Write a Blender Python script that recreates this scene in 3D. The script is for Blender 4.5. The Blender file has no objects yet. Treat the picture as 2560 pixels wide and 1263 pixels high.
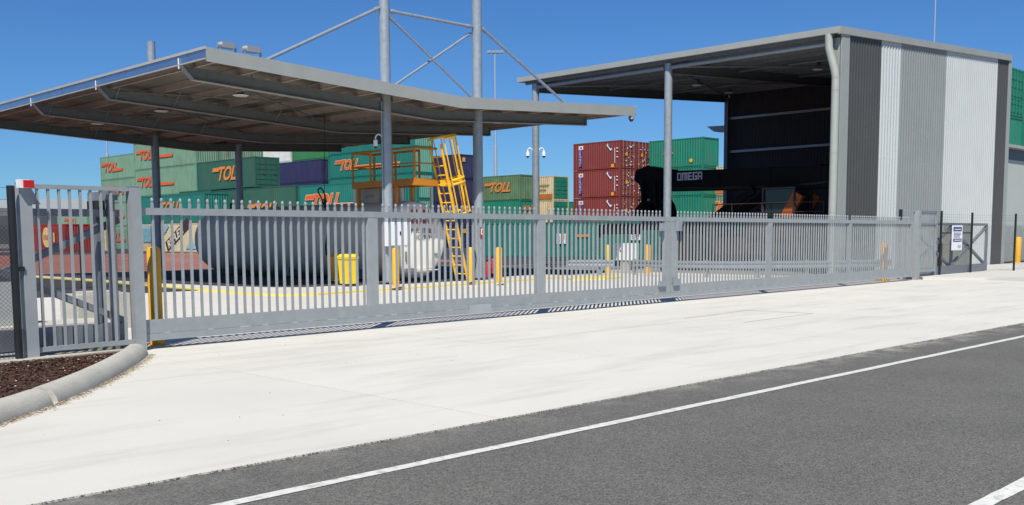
import bpy, bmesh, math, random
from mathutils import Vector, Matrix
random.seed(7)
R = math.radians
S = bpy.context.scene
COL = S.collection

# ------------------------------------------------------------------ camera
F_PX, CY, PITCH, ROLL, HEAD = 2526.5, 835.08, 0.0966, 0.0056, 0.7863
CAM = Vector((0, 0, 1.6))
cam = bpy.data.cameras.new('camera'); camo = bpy.data.objects.new('camera', cam); COL.objects.link(camo)
cam.sensor_width = 36; cam.sensor_fit = 'HORIZONTAL'; cam.lens = F_PX / 2560 * 36
cam.shift_y = (CY - 631.5) / 2560
cam.clip_start = .1; cam.clip_end = 9000
fwd = Vector((math.cos(HEAD) * math.cos(PITCH), math.sin(HEAD) * math.cos(PITCH), -math.sin(PITCH)))
rgt = Vector((math.sin(HEAD), -math.cos(HEAD), 0)); up = rgt.cross(fwd)
r2 = rgt * math.cos(ROLL) - up * -math.sin(ROLL) * -1
u2 = rgt * math.sin(ROLL) + up * math.cos(ROLL)
r2 = rgt * math.cos(ROLL) - up * math.sin(ROLL)
camo.matrix_world = Matrix(((r2.x, u2.x, -fwd.x, CAM.x), (r2.y, u2.y, -fwd.y, CAM.y), (r2.z, u2.z, -fwd.z, CAM.z), (0, 0, 0, 1)))
S.camera = camo

# ------------------------------------------------------------------ light
SUN_AZ, SUN_EL = R(39.0), R(52)      # direction the light travels in plan, height of the sun
w = bpy.data.worlds.new('World'); S.world = w; w.use_nodes = True
nt = w.node_tree; sky = nt.nodes.new('ShaderNodeTexSky'); sky.sky_type = 'NISHITA'; sky.sun_disc = False
sky.sun_elevation = SUN_EL
sx, sy = -math.cos(SUN_AZ), -math.sin(SUN_AZ)
sky.sun_rotation = math.atan2(sx, sy) % (2 * math.pi)
sky.altitude = 0; sky.air_density = 1.0; sky.dust_density = 0.0; sky.ozone_density = 3.0
hs_ = nt.nodes.new('ShaderNodeVectorMath'); hs_.operation = 'MULTIPLY'; hs_.inputs[1].default_value = (.345, .63, 1.0); nt.links.new(sky.outputs[0], hs_.inputs[0])
nt.links.new(hs_.outputs[0], nt.nodes['Background'].inputs[0]); nt.nodes['Background'].inputs[1].default_value = .085
sl = bpy.data.lights.new('sun', 'SUN'); so = bpy.data.objects.new('sun', sl); COL.objects.link(so)
sl.energy = 5.0; sl.angle = R(.5); sl.color = (1, .955, .87)
ld = Vector((math.cos(SUN_AZ) * math.cos(SUN_EL), math.sin(SUN_AZ) * math.cos(SUN_EL), -math.sin(SUN_EL)))
so.rotation_euler = ld.to_track_quat('-Z', 'Y').to_euler()
S.view_settings.view_transform = 'Standard'; S.view_settings.look = 'None'
S.view_settings.exposure = 0.15; S.view_settings.gamma = 1

# ------------------------------------------------------------------ survey helpers (photo ray -> point on a real plane)
def ray(px, py):
    X = (px - 1280) / F_PX; Y = -(py - CY) / F_PX
    return r2 * X + u2 * Y + fwd
def at(px, py, h=0):
    d = ray(px, py); return CAM + d * ((h - 1.6) / d.z)
def onV(px, py, v):
    d = ray(px, py); return CAM + d * (v / d.y)
def onU(px, py, u):
    d = ray(px, py); return CAM + d * (u / d.x)

# ------------------------------------------------------------------ materials
MATS = {}
def mat(name, col, rough=.6, metal=0., var=.12, scale=3., bump=0., bscale=40., dirt=None, damt=.0, dscale=(1.5, 1.5, .35), spec=.5, fine=0.):
    """painted / plain surface: base colour with broad tonal variation, optional stain colour and relief"""
    if name in MATS: return MATS[name]
    m = bpy.data.materials.new(name); m.use_nodes = True; MATS[name] = m
    n = m.node_tree.nodes; l = m.node_tree.links; b = n['Principled BSDF']
    b.inputs['Roughness'].default_value = rough; b.inputs['Metallic'].default_value = metal
    b.inputs['Specular IOR Level'].default_value = spec
    tc = n.new('ShaderNodeTexCoord'); geo = n.new('ShaderNodeNewGeometry')
    nz = n.new('ShaderNodeTexNoise'); nz.inputs['Scale'].default_value = scale; nz.inputs['Detail'].default_value = 6
    l.new(geo.outputs['Position'], nz.inputs['Vector'])
    oi = n.new('ShaderNodeObjectInfo')
    mr = n.new('ShaderNodeMapRange'); mr.inputs[1].default_value = .25; mr.inputs[2].default_value = .75
    mr.inputs[3].default_value = 1 - var; mr.inputs[4].default_value = 1 + var
    l.new(nz.outputs[0], mr.inputs[0])
    rnd = n.new('ShaderNodeMapRange'); rnd.inputs[3].default_value = 1 - var * .6; rnd.inputs[4].default_value = 1 + var * .6
    l.new(oi.outputs['Random'], rnd.inputs[0])
    mul = n.new('ShaderNodeMath'); mul.operation = 'MULTIPLY'; l.new(mr.outputs[0], mul.inputs[0]); l.new(rnd.outputs[0], mul.inputs[1])
    last = mul
    if fine:
        fn = n.new('ShaderNodeTexNoise'); fn.inputs['Scale'].default_value = bscale; fn.inputs['Detail'].default_value = 3
        l.new(geo.outputs['Position'], fn.inputs['Vector'])
        fr = n.new('ShaderNodeMapRange'); fr.inputs[1].default_value = .3; fr.inputs[2].default_value = .7; fr.inputs[3].default_value = 1 - fine; fr.inputs[4].default_value = 1 + fine
        l.new(fn.outputs[0], fr.inputs[0]); m2 = n.new('ShaderNodeMath'); m2.operation = 'MULTIPLY'
        l.new(last.outputs[0], m2.inputs[0]); l.new(fr.outputs[0], m2.inputs[1]); last = m2
    vm = n.new('ShaderNodeVectorMath'); vm.operation = 'SCALE'; vm.inputs[0].default_value = col[:3]
    l.new(last.outputs[0], vm.inputs['Scale']); out = vm.outputs[0]
    if dirt:
        mp = n.new('ShaderNodeMapping'); mp.inputs['Scale'].default_value = dscale; l.new(geo.outputs['Position'], mp.inputs[0])
        dn = n.new('ShaderNodeTexNoise'); dn.inputs['Scale'].default_value = 1.0; dn.inputs['Detail'].default_value = 9; dn.inputs['Roughness'].default_value = .68
        l.new(mp.outputs[0], dn.inputs['Vector'])
        dr = n.new('ShaderNodeMapRange'); dr.inputs[1].default_value = .5; dr.inputs[2].default_value = .72; dr.inputs[3].default_value = 0; dr.inputs[4].default_value = damt
        l.new(dn.outputs[0], dr.inputs[0])
        mx = n.new('ShaderNodeMix'); mx.data_type = 'RGBA'; l.new(dr.outputs[0], mx.inputs['Factor']); l.new(out, mx.inputs['A']); mx.inputs['B'].default_value = (*dirt, 1)
        out = mx.outputs['Result']
    l.new(out, b.inputs['Base Color'])
    if bump:
        bn = n.new('ShaderNodeTexNoise'); bn.inputs['Scale'].default_value = bscale; bn.inputs['Detail'].default_value = 4
        l.new(geo.outputs['Position'], bn.inputs['Vector'])
        bp = n.new('ShaderNodeBump'); bp.inputs['Strength'].default_value = bump; bp.inputs['Distance'].default_value = .02
        l.new(bn.outputs[0], bp.inputs['Height']); l.new(bp.outputs[0], b.inputs['Normal'])
    return m
RUST = (.16, .07, .035)
galv = mat('galvanised_steel', (.30, .322, .325), .5, .12, .08, 5, dirt=(.37, .395, .41), damt=.35, dscale=(7, 7, 4), bump=.05, bscale=25)
galv_tube = mat('galvanised_tube', (.30, .335, .365), .4, .25, .12, 6, dirt=(.42, .46, .49), damt=.5, dscale=(6, 6, 2))
galv_dark = mat('weathered_galvanised', (.22, .235, .26), .5, .35, .15, 7)
trim = mat('grey_trim_paint', (.31, .325, .305), .5, 0, .05, 2, dirt=(.24, .24, .22), damt=.2)
capping = mat('beige_capping', (.38, .375, .35), .5, 0, .06)
zinc = mat('bright_zincalume', (.42, .48, .58), .25, .9, .08, 3)
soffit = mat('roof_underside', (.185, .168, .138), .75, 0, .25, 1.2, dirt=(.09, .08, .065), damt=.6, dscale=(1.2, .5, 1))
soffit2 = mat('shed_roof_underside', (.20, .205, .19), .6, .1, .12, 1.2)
beam = mat('beam_galvanised', (.15, .165, .168), .6, .2, .12, 4)
purl = mat('purlin_pink_galvanised', (.44, .37, .32), .55, .1, .15, 4)
flange_lit = mat('flange_lit_galvanised', (.36, .36, .35), .5, .1, .1, 4)  # lighter copy of the rafter steel: lit lower edge painted in
clad_dark = mat('charcoal_cladding', (.060, .061, .058), .5, 0, .05, 1)
clad_mid = mat('mid_grey_cladding', (.235, .25, .245), .5, 0, .05, 1, dirt=(.19, .20, .195), damt=.3)
clad_white = mat('off_white_cladding', (.48, .50, .49), .45, 0, .03, 1, dirt=(.40, .41, .39), damt=.3)
concrete = mat('driveway_concrete', (.61, .59, .52), .85, 0, .05, .6, dirt=(.44, .415, .36), damt=.65, dscale=(.30, 1.6, 1), bump=.10, bscale=90, fine=.05)
concrete2 = mat('yard_concrete', (.60, .57, .51), .85, 0, .07, .5, dirt=(.42, .40, .36), damt=.5, dscale=(.5, .5, 1))
kerbmat = mat('kerb_concrete', (.46, .44, .375), .9, 0, .10, 2.2, dirt=(.30, .28, .24), damt=.5, dscale=(2, 2, 5), bump=.25, bscale=70, fine=.1)
yellowline = mat('yellow_line_paint', (.88, .70, .08), .6, 0, .12, 6, dirt=(.55, .5, .35), damt=.5, dscale=(4, 4, 4))
darkpave = mat('dark_yard_asphalt', (.042, .042, .046), .85, 0, .15, .7)
redpave = mat('red_oxide_pavement', (.30, .115, .085), .9, 0, .12, .3, dirt=(.36, .2, .15), damt=.6, dscale=(.3, .08, 1))
whitepaint = mat('road_marking_white', (.66, .65, .60), .7, 0, .08, 8, dirt=(.22, .215, .20), damt=.85, dscale=(14, 14, 14), fine=.1, bscale=120)
yellow = mat('safety_yellow', (.83, .42, .02), .4, 0, .06, 3, dirt=(.5, .25, .04), damt=.4)
bin_yellow = mat('bin_yellow_plastic', (.86, .62, .02), .4, 0, .03, 3)
orange = mat('platform_shaded_orange', (.52, .20, .015), .45, 0, .08, 5)  # platform orange, darkened: the canopy's shade is put into the paint
tank_side = mat('tank_grey_paint', (.74, .635, .50), .6, 0, .03, 1, dirt=(.64, .54, .42), damt=.3, dscale=(1, .3, .6), spec=.3)
tank_end = mat('tank_cream_paint', (.88, .86, .78), .4, 0, .03, 1)
black = mat('black_paint', (.012, .012, .013), .5, 0, .1)
rubber = mat('black_rubber', (.010, .010, .010), .7, 0, .1)
white = mat('white_enamel', (.80, .81, .82), .35, 0, .02)
red = mat('red_plastic', (.50, .012, .010), .3, 0, .05)
redpaint = mat('sign_red', (.36, .03, .03), .5)
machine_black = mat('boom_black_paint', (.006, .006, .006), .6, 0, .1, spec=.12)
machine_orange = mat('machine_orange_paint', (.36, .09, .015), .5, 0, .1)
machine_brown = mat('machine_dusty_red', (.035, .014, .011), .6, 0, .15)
glass = mat('cab_glass', (.02, .03, .03), .08, 0, .02)
omega_grey = mat('faded_white_lettering', (.45, .46, .50), .6)
navy_print = mat('navy_print', (.03, .04, .16), .5)
wire = mat('dark_wire', (.03, .03, .032), .5, .4)
blk_post = mat('black_fence_post', (.012, .013, .015), .45)
cabgrey = mat('grey_green_cabinet', (.21, .225, .195), .5, 0, .05)
wallgrey = mat('pale_grey_building_wall', (.40, .43, .40), .8, 0, .04, .6)
bark = mat('tree_bark', (.10, .07, .05), .9, 0, .2)
leafm = mat('tree_leaves', (.055, .075, .03), .8, 0, .3, 1.5)
lampgrey = mat('lamp_housing', (.30, .31, .32), .5, .3, .05)
pole_m = mat('light_pole_grey', (.42, .46, .52), .5, .3, .05)
logo_o = mat('logo_orange', (.68, .11, .03), .55, 0, .1, 4)
logo_o2 = mat('logo_amber', (.70, .24, .05), .55, 0, .1, 4)
logo_y = mat('logo_yellow_edge', (.80, .56, .22), .55, 0, .08, 4)
logo_w = mat('logo_white', (.75, .75, .75), .55, 0, .08, 4)
logo_b = mat('logo_blue', (.04, .04, .22), .55)
cream = mat('cream_print', (.70, .60, .42), .55, 0, .1)
skyblue = mat('pale_blue_print', (.22, .45, .55), .55, 0, .15)

def paint(name, col, rust=.45, var=.1):
    return mat(name, col, .55, 0, var, .9, dirt=RUST, damt=rust, dscale=(1.6, 1.6, .5))
C_LG = paint('container_pale_green', (.155, .29, .195), .35, .10)
C_FG = paint('container_faded_green', (.16, .27, .18), .8, .15)
C_DG = paint('container_dark_green', (.024, .10, .068), .25)
C_GG = paint('container_grass_green', (.03, .17, .06), .2)
C_TE = paint('container_teal', (.008, .165, .135), .22)
C_T2 = paint('container_green_teal', (.010, .185, .115), .25)
C_OL = paint('container_olive_green', (.10, .19, .095), .75, .18)
C_NV = paint('container_navy', (.022, .026, .085), .15)
C_RD = paint('container_oxide_red', (.215, .038, .030), .2)
C_BR = paint('container_dark_brown', (.06, .028, .024), .3)
C_WH = paint('container_white', (.62, .61, .57), .12)
C_CR = paint('container_cream', (.62, .50, .31), .4)
C_OR = paint('container_orange', (.50, .17, .04), .4)
C_R2 = paint('container_bright_red', (.26, .02, .018), .2)

# ------------------------------------------------------------------ mesh builder
class MB:
    def __init__(s): s.v = []; s.f = []
    def add(s, vs, fs):
        o = len(s.v); s.v += [tuple(v) for v in vs]; s.f += [tuple(i + o for i in f) for f in fs]; return s
    def box(s, x0, x1, y0, y1, z0, z1):
        return s.add([(x0, y0, z0), (x1, y0, z0), (x1, y1, z0), (x0, y1, z0), (x0, y0, z1), (x1, y0, z1), (x1, y1, z1), (x0, y1, z1)],
                     [(0, 3, 2, 1), (4, 5, 6, 7), (0, 1, 5, 4), (1, 2, 6, 5), (2, 3, 7, 6), (3, 0, 4, 7)])
    def bar(s, a, b, w, h, upv=(0, 0, 1)):
        """rectangular bar from a to b: w across, h along upv"""
        a = Vector(a); b = Vector(b); d = (b - a).normalized(); U = Vector(upv)
        sd = d.cross(U)
        if sd.length < 1e-4: sd = d.cross(Vector((1, 0, 0)))
        sd.normalize(); U = sd.cross(d).normalized()
        vs = [p + sd * (w / 2 * i) + U * (h / 2 * j) for p in (a, b) for i, j in ((-1, -1), (1, -1), (1, 1), (-1, 1))]
        return s.add(vs, [(0, 1, 2, 3)[::-1], (4, 5, 6, 7), (0, 4, 5, 1)[::-1], (1, 5, 6, 2)[::-1], (2, 6, 7, 3)[::-1], (3, 7, 4, 0)[::-1]])
    def ibeam(s, a, b, w, h, t=.02):
        a = Vector(a); b = Vector(b); z = Vector((0, 0, 1))
        s.bar(a - z * (h / 2 - t / 2), b - z * (h / 2 - t / 2), w, t); s.bar(a + z * (h / 2 - t / 2), b + z * (h / 2 - t / 2), w, t)
        return s.bar(a, b, t, h - 2 * t - .002)
    def tube(s, pts, r, n=12, caps=True):
        pts = [Vector(p) for p in pts]; o = len(s.v); m = len(pts)
        rs = r if isinstance(r, (list, tuple)) else [r] * m
        ref = None
        for i, p in enumerate(pts):
            d = (pts[min(i + 1, m - 1)] - pts[max(i - 1, 0)]).normalized()
            if ref is None: ref = d.orthogonal().normalized()
            x = (ref - d * ref.dot(d)).normalized(); y = d.cross(x); ref = x
            for k in range(n):
                a = 2 * math.pi * k / n; s.v.append(tuple(p + x * (math.cos(a) * rs[i]) + y * (math.sin(a) * rs[i])))
        for i in range(m - 1):
            for k in range(n):
                k2 = (k + 1) % n; s.f.append((o + i * n + k, o + i * n + k2, o + (i + 1) * n + k2, o + (i + 1) * n + k))
        if caps: s.f.append(tuple(o + k for k in range(n))[::-1]); s.f.append(tuple(o + (m - 1) * n + k for k in range(n)))
        return s
    def prism(s, poly, z0, z1):
        n = len(poly); return s.add([(x, y, z0) for x, y in poly] + [(x, y, z1) for x, y in poly],
                     [tuple(range(n))[::-1], tuple(range(n, 2 * n))] + [(i, (i + 1) % n, n + (i + 1) % n, n + i) for i in range(n)])
    def sheet(s, poly, z):
        return s.add([(x, y, z) for x, y in poly], [tuple(range(len(poly)))])
    def sphere(s, c, r, n=12, m=8, sz=1.):
        c = Vector(c); o = len(s.v)
        for j in range(m + 1):
            t = math.pi * j / m
            for k in range(n):
                a = 2 * math.pi * k / n; s.v.append((c.x + r * math.sin(t) * math.cos(a), c.y + r * math.sin(t) * math.sin(a), c.z + r * sz * math.cos(t)))
        for j in range(m):
            for k in range(n):
                s.f.append((o + j * n + k, o + (j + 1) * n + k, o + (j + 1) * n + (k + 1) % n, o + j * n + (k + 1) % n))
        return s
    def mesh(s, name, m=None, org=(0, 0, 0), smooth=False):
        me = bpy.data.meshes.new(name); ox, oy, oz = org
        me.from_pydata([(x - ox, y - oy, z - oz) for x, y, z in s.v], [], s.f)
        if smooth:
            me.shade_smooth()
            try: me.set_sharp_from_angle(angle=R(40))
            except Exception: pass
        if m: me.materials.append(m)
        me.update(); return me
def wloc(o):
    p = Vector(o.location)
    return wloc(o.parent) + p if o.parent else p
def obj(name, mb, m, parent=None, smooth=False, label=None, kind=None, org=None):
    """world-space geometry, linked under its parent"""
    if org is None: org = wloc(parent) if parent else (0, 0, 0)
    me = mb.mesh(name, m, org, smooth); o = bpy.data.objects.new(name, me); COL.objects.link(o)
    if parent: o.parent = parent
    else: o.location = org
    if label: o['label'] = label
    if kind: o['kind'] = kind
    return o
def link(name, me, parent, loc, label=None):
    o = bpy.data.objects.new(name, me); COL.objects.link(o)
    if parent: o.parent = parent
    o.location = loc
    if label: o['label'] = label
    return o
def thing(name, label, cat, loc=(0, 0, 0), group=None):
    o = bpy.data.objects.new(name, None); COL.objects.link(o); o.empty_display_size = .2
    o.location = loc; o['label'] = label; o['category'] = cat
    if group: o['group'] = group
    return o
def tag(o, label, cat, group=None):
    o['label'] = label; o['category'] = cat
    if group: o['group'] = group
    return o
def struct(name, mb, m, parent=None, smooth=False):
    o = obj(name, mb, m, parent, smooth)
    if not parent: o['kind'] = 'structure'
    return o
def copy_tree(o, loc=None, label=None, group=None, parent=None):
    c = o.copy(); COL.objects.link(c)
    if parent: c.parent = parent
    if loc is not None: c.location = loc
    if label: c['label'] = label
    if group: c['group'] = group
    for ch in o.children: copy_tree(ch, parent=c)
    return c
def corr(mb, p0, d, L, H, nrm, pitch=.28, depth=.036, flat=.35):
    """vertical trapezoidal corrugation: from p0 along unit d for L, height H, relief along nrm"""
    p0 = Vector(p0); d = Vector(d); nrm = Vector(nrm); n = max(1, round(L / pitch)); pw = L / n; prof = []
    for i in range(n):
        b = i * pw
        prof += [(b, 0), (b + pw * flat * .5, 0), (b + pw * .5 - pw * flat * .0 - pw * .10, 1), (b + pw * .5 + pw * flat * .5 + pw * .0, 1), (b + pw * (1 - .08), 0)]
    prof.append((L, 0)); o = len(mb.v)
    for t, k in prof:
        q = p0 + d * t + nrm * (depth * (k - 1)); mb.v += [tuple(q), tuple(q + Vector((0, 0, H)))]
    for i in range(len(prof) - 1): mb.f.append((o + 2 * i, o + 2 * i + 2, o + 2 * i + 3, o + 2 * i + 1))
    return mb
TXT = {}
def text_mesh(body, size, m, shear=0., offset=0., ext=.004, spacing=1., align='LEFT', line=1.):
    key = (body, size, m.name, shear, offset, ext, spacing, align)
    if key in TXT: return TXT[key]
    c = bpy.data.curves.new('lettering', 'FONT'); c.body = body; c.size = size; c.shear = shear; c.offset = offset; c.extrude = ext
    c.resolution_u = 3; c.space_character = spacing; c.align_x = align; c.space_line = line
    o = bpy.data.objects.new('lettering_tmp', c); COL.objects.link(o)
    dg = bpy.context.evaluated_depsgraph_get(); me = bpy.data.meshes.new_from_object(o.evaluated_get(dg))
    bpy.data.objects.remove(o); bpy.data.curves.remove(c); me.materials.clear(); me.materials.append(m); TXT[key] = me
    return me
ROT_U = Matrix(((0, 0, -1), (-1, 0, 0), (0, 1, 0)))     # text on a wall that faces -U
ROT_V = Matrix(((1, 0, 0), (0, 0, -1), (0, 1, 0)))      # text on a wall that faces -V
def place(name, me, parent, loc, rot, label=None):
    o = link(name, me, parent, loc, label); o.rotation_euler = rot.to_euler(); return o

# ================================================================== SETTING
# terrain: one sheet to the horizon, rising gently behind the yard
def gz(v): return 0. if v < 58 else min(.35, (v - 58) * .014)
g = MB(); vs = [-3000, -200, -40, 6.0, 24, 47, 58, 83, 130, 300, 1000, 4000]; us = [-3000, -300, -60, -10, 30, 80, 200, 600, 4000]
for v in vs:
    for u in us: g.v.append((u, v, gz(v) - .06))
for j in range(len(vs) - 1):
    for i in range(len(us) - 1):
        a = j * len(us) + i; g.f.append((a, a + 1, a + len(us) + 1, a + len(us)))
gm = mat('dry_yard_ground', (.16, .145, .115), .95, 0, .2, .2)
struct('ground', g, gm)
# asphalt road
am = mat('road_asphalt', (.121, .117, .103), .88, 0, .10, .9)
n = am.node_tree.nodes; l = am.node_tree.links; b = n['Principled BSDF']; base_out = b.inputs['Base Color'].links[0].from_socket
geo = n.new('ShaderNodeNewGeometry')
def noise(sc, det=2, rough=.5):
    t = n.new('ShaderNodeTexNoise'); t.inputs['Scale'].default_value = sc; t.inputs['Detail'].default_value = det; t.inputs['Roughness'].default_value = rough
    l.new(geo.outputs['Position'], t.inputs['Vector']); return t
def mrange(src, a, b_, c, d):
    t = n.new('ShaderNodeMapRange'); t.inputs[1].default_value = a; t.inputs[2].default_value = b_; t.inputs[3].default_value = c; t.inputs[4].default_value = d
    l.new(src, t.inputs[0]); return t.outputs[0]
vo = n.new('ShaderNodeTexVoronoi'); vo.inputs['Scale'].default_value = 110; l.new(geo.outputs['Position'], vo.inputs['Vector'])
sepc = n.new('ShaderNodeSeparateColor'); l.new(vo.outputs['Color'], sepc.inputs[0])
sp = mrange(sepc.outputs[0], 0, 1, .55, 1.6)
sp2 = mrange(noise(22, 4, .7).outputs[0], .3, .7, .87, 1.15)
mm = n.new('ShaderNodeMath'); mm.operation = 'MULTIPLY'; l.new(sp, mm.inputs[0]); l.new(sp2, mm.inputs[1])
sc = n.new('ShaderNodeVectorMath'); sc.operation = 'SCALE'; l.new(base_out, sc.inputs[0]); l.new(mm.outputs[0], sc.inputs['Scale'])
sep = n.new('ShaderNodeSeparateXYZ'); l.new(geo.outputs['Position'], sep.inputs[0])
edge = mrange(sep.outputs['Y'], 5.75, 6.35, 0, 1)
dn = mrange(noise(2.3, 8, .7).outputs[0], .45, .75, 0, 1)
far = mrange(sep.outputs['X'], 8, 15, .45, 1.8)
m1 = n.new('ShaderNodeMath'); m1.operation = 'MULTIPLY'; l.new(edge, m1.inputs[0]); l.new(dn, m1.inputs[1])
m3 = n.new('ShaderNodeMath'); m3.operation = 'MULTIPLY'; m3.use_clamp = True; l.new(m1.outputs[0], m3.inputs[0]); l.new(far, m3.inputs[1])
mx = n.new('ShaderNodeMix'); mx.data_type = 'RGBA'; l.new(m3.outputs[0], mx.inputs['Factor']); l.new(sc.outputs[0], mx.inputs['A']); mx.inputs['B'].default_value = (.40, .38, .33, 1)
l.new(mx.outputs['Result'], b.inputs['Base Color'])
bp = n.new('ShaderNodeBump'); bp.inputs['Strength'].default_value = .5; bp.inputs['Distance'].default_value = .006
l.new(vo.outputs['Distance'], bp.inputs['Height']); l.new(bp.outputs[0], b.inputs['Normal'])
q = MB(); q.sheet([(-60, -12), (220, -12), (220, 6.30), (-60, 6.30)], -.012); struct('road', q, am)
# painted lines
def strip(mb, u0, u1, vA, vB, wd, z, nseg=60):
    o = len(mb.v)
    for i in range(nseg + 1):
        t = i / nseg; u = u0 + (u1 - u0) * t; vv = vA + (vB - vA) * t; j = random.uniform(-.006, .006)
        mb.v += [(u, vv - wd / 2 + j, z), (u, vv + wd / 2 + random.uniform(-.004, .004), z)]
    for i in range(nseg): mb.f.append((o + 2 * i, o + 2 * i + 2, o + 2 * i + 3, o + 2 * i + 1))
q = MB(); strip(q, -20, 120, 5.46, 5.56, .105, -.007, 400); struct('road_edge_line', q, whitepaint)
q = MB(); strip(q, 6.0, 12, 2.20, 2.20, .11, -.007, 40); strip(q, 18, 24, 2.20, 2.20, .11, -.007, 40); struct('road_lane_line', q, whitepaint)
# driveway of cast slabs
sub = MB(); sub.sheet([(-2, 6.25), (60, 6.25), (60, 60), (-2, 60)], -.035); struct('yard_subbase', sub, darkpave)
drive = bpy.data.objects.new('driveway', None); COL.objects.link(drive); drive['kind'] = 'structure'
ujs = [-2, 2.0, 6.15, 10.35, 14.6, 18.9, 23.2, 27.5, 31.8, 36.1, 45, 60]
rows = [(6.30, 10.945), (10.959, 14.45)]
for ri, (va, vb) in enumerate(rows):
    for i in range(len(ujs) - 1):
        a, b2 = ujs[i] + .005, ujs[i + 1] - .005
        if ri == 1 and i > 8: continue
        obj('slab', MB().box(a, b2, va, vb, -.03, random.uniform(-.0012, .0012)), concrete, drive)
yard = bpy.data.objects.new('yard_apron', None); COL.objects.link(yard); yard['kind'] = 'structure'
vjs = [14.457, 19.0, 23.5, 28.5]; uj2 = [-2, 4, 8.3, 12.6, 16.9, 21.2, 25.5, 29.8, 34.1, 38.4, 43, 52.4]
for j in range(3):
    for i in range(len(uj2) - 1):
        obj('slab', MB().box(uj2[i] + .003, uj2[i + 1] - .003, vjs[j] + .003, vjs[j + 1] - .003, -.03, random.uniform(-.001, .001)), concrete2, yard)
# dark yard asphalt behind the apron and red pavement
q = MB(); q.v = [(-150, 28.52, .006), (140, 28.52, .006), (-150, 58, .006), (140, 58, .006), (-150, 83, .356), (140, 83, .356), (-150, 140, .356), (140, 140, .356)]
q.f = [(0, 1, 3, 2), (2, 3, 5, 4), (4, 5, 7, 6)]; struct('yard_asphalt', q, darkpave)
q = MB(); q.v = [(-20, 47.4, .012), (44, 47.4, .012), (-20, 58, .012), (48, 58, .012), (-20, 83, .364), (43, 80, .325), (-20, 110, .364), (43, 110, .364)]
q.f = [(0, 1, 3, 2), (2, 3, 5, 4), (4, 5, 7, 6)]; struct('red_pavement', q, redpave)
q = MB(); q.bar((12, 47.2, .014), (24, 47.2, .014), .15, .004); q.bar((37, 34, .014), (37, 60, .014), .12, .004); q.bar((26, 36, .014), (48, 40.5, .014), .14, .004)
struct('yard_lines', q, whitepaint)
# raised refuelling island: kerb with a yellow face, concrete top, dark bund
isl = [(15.5, 44.5), (15.45, 36.5), (15.1, 31.3), (14.9, 27.0), (14.75, 24.6), (15.1, 23.75), (15.9, 23.5), (17.8, 23.9), (19.1, 24.0), (22.3, 24.6), (26.0, 25.3), (28.6, 25.9), (29.6, 26.9), (29.8, 28.8), (30, 34), (30, 44.5)]
def inset(poly, d):
    cx = sum(p[0] for p in poly) / len(poly); cy = sum(p[1] for p in poly) / len(poly); out = []
    for i, p in enumerate(poly):
        a = Vector((*poly[i - 1], 0)); c = Vector((*poly[(i + 1) % len(poly)], 0)); t = (c - a).normalized(); nn = Vector((t.y, -t.x, 0))
        if nn.dot(Vector((cx - p[0], cy - p[1], 0))) < 0: nn = -nn
        out.append((p[0] + nn.x * d, p[1] + nn.y * d))
    return out
struct('refuelling_island', MB().prism(inset(isl, .10), -.02, .06), concrete2)
k = MB(); a1, a2 = isl, inset(isl, .098); nI = len(isl)
for i in range(nI):
    j = (i + 1) % nI
    k.add([(*a1[i], 0.0), (*a1[j], 0.0), (*a2[j], 0.0), (*a2[i], 0.0), (*a1[i], .045), (*a1[j], .045), (*a2[j], .057), (*a2[i], .057)],
          [(0, 3, 2, 1), (4, 5, 6, 7), (0, 1, 5, 4), (1, 2, 6, 5), (2, 3, 7, 6), (3, 0, 4, 7)])
struct('island_kerb', k, yellowline)
bund = [(15.95, 44.2), (15.9, 33), (16.3, 29.4), (16.9, 27.4), (17.6, 26.6), (19.2, 26.7), (20.7, 25.8), (24.6, 26.1), (27.5, 27.6), (29.2, 28.3), (29.5, 44.2)]
struct('bund_floor', MB().prism(bund, .03, .066), darkpave)
k = MB(); k.prism([(27.2, 24.2), (28.4, 23.55), (29.9, 24.0), (30.6, 24.9), (30.4, 25.4), (29.4, 25.2), (27.8, 24.9)], -.01, .05); struct('painted_ramp', k, yellowline)
# mulch bed, ledge, rolled kerb at the left
bed = [(-6, 2.2), (0.5, 7.35), (2.9, 9.42), (3.75, 10.2), (4.6, 11.2), (5.5, 12.5), (6.05, 13.35), (6.0, 13.75), (4.3, 13.45), (-6, 13.3)]
struct('mulch_bed', MB().prism(bed, -.05, .03), mat('mulch_soil', (.055, .026, .016), .95, 0, .3, 12, bump=.8, bscale=60))
chips = MB(); rc = random.Random(3)
kl0 = [(-6.4, 2.0), (0.5, 7.3), (2.95, 9.5), (3.5, 10.02), (4.2, 10.8), (4.8, 11.55), (5.35, 12.3), (5.8, 12.95), (6.2, 13.6)]
def kv(u):
    for i in range(len(kl0) - 1):
        if kl0[i][0] <= u <= kl0[i + 1][0]:
            t = (u - kl0[i][0]) / (kl0[i + 1][0] - kl0[i][0]); return kl0[i][1] + t * (kl0[i + 1][1] - kl0[i][1])
    return 99
for _ in range(9000):
    u = rc.uniform(1.4, 6.0); lo = kv(u) + .12
    if lo >= 13.5: continue
    v = rc.uniform(lo, 13.5); a = rc.uniform(0, 6.28); L = rc.uniform(.012, .04); W = L * rc.uniform(.25, .5); t = rc.uniform(-.5, .5); z = .034 + rc.uniform(0, .02)
    dx, dy = math.cos(a) * L, math.sin(a) * L; ex, ey = -math.sin(a) * W, math.cos(a) * W
    chips.add([(u - dx, v - dy, z), (u + ex, v + ey, z + .008), (u + dx, v + dy, z + L * t), (u - ex, v - ey, z + .004)], [(0, 1, 2), (0, 2, 3)])
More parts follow.
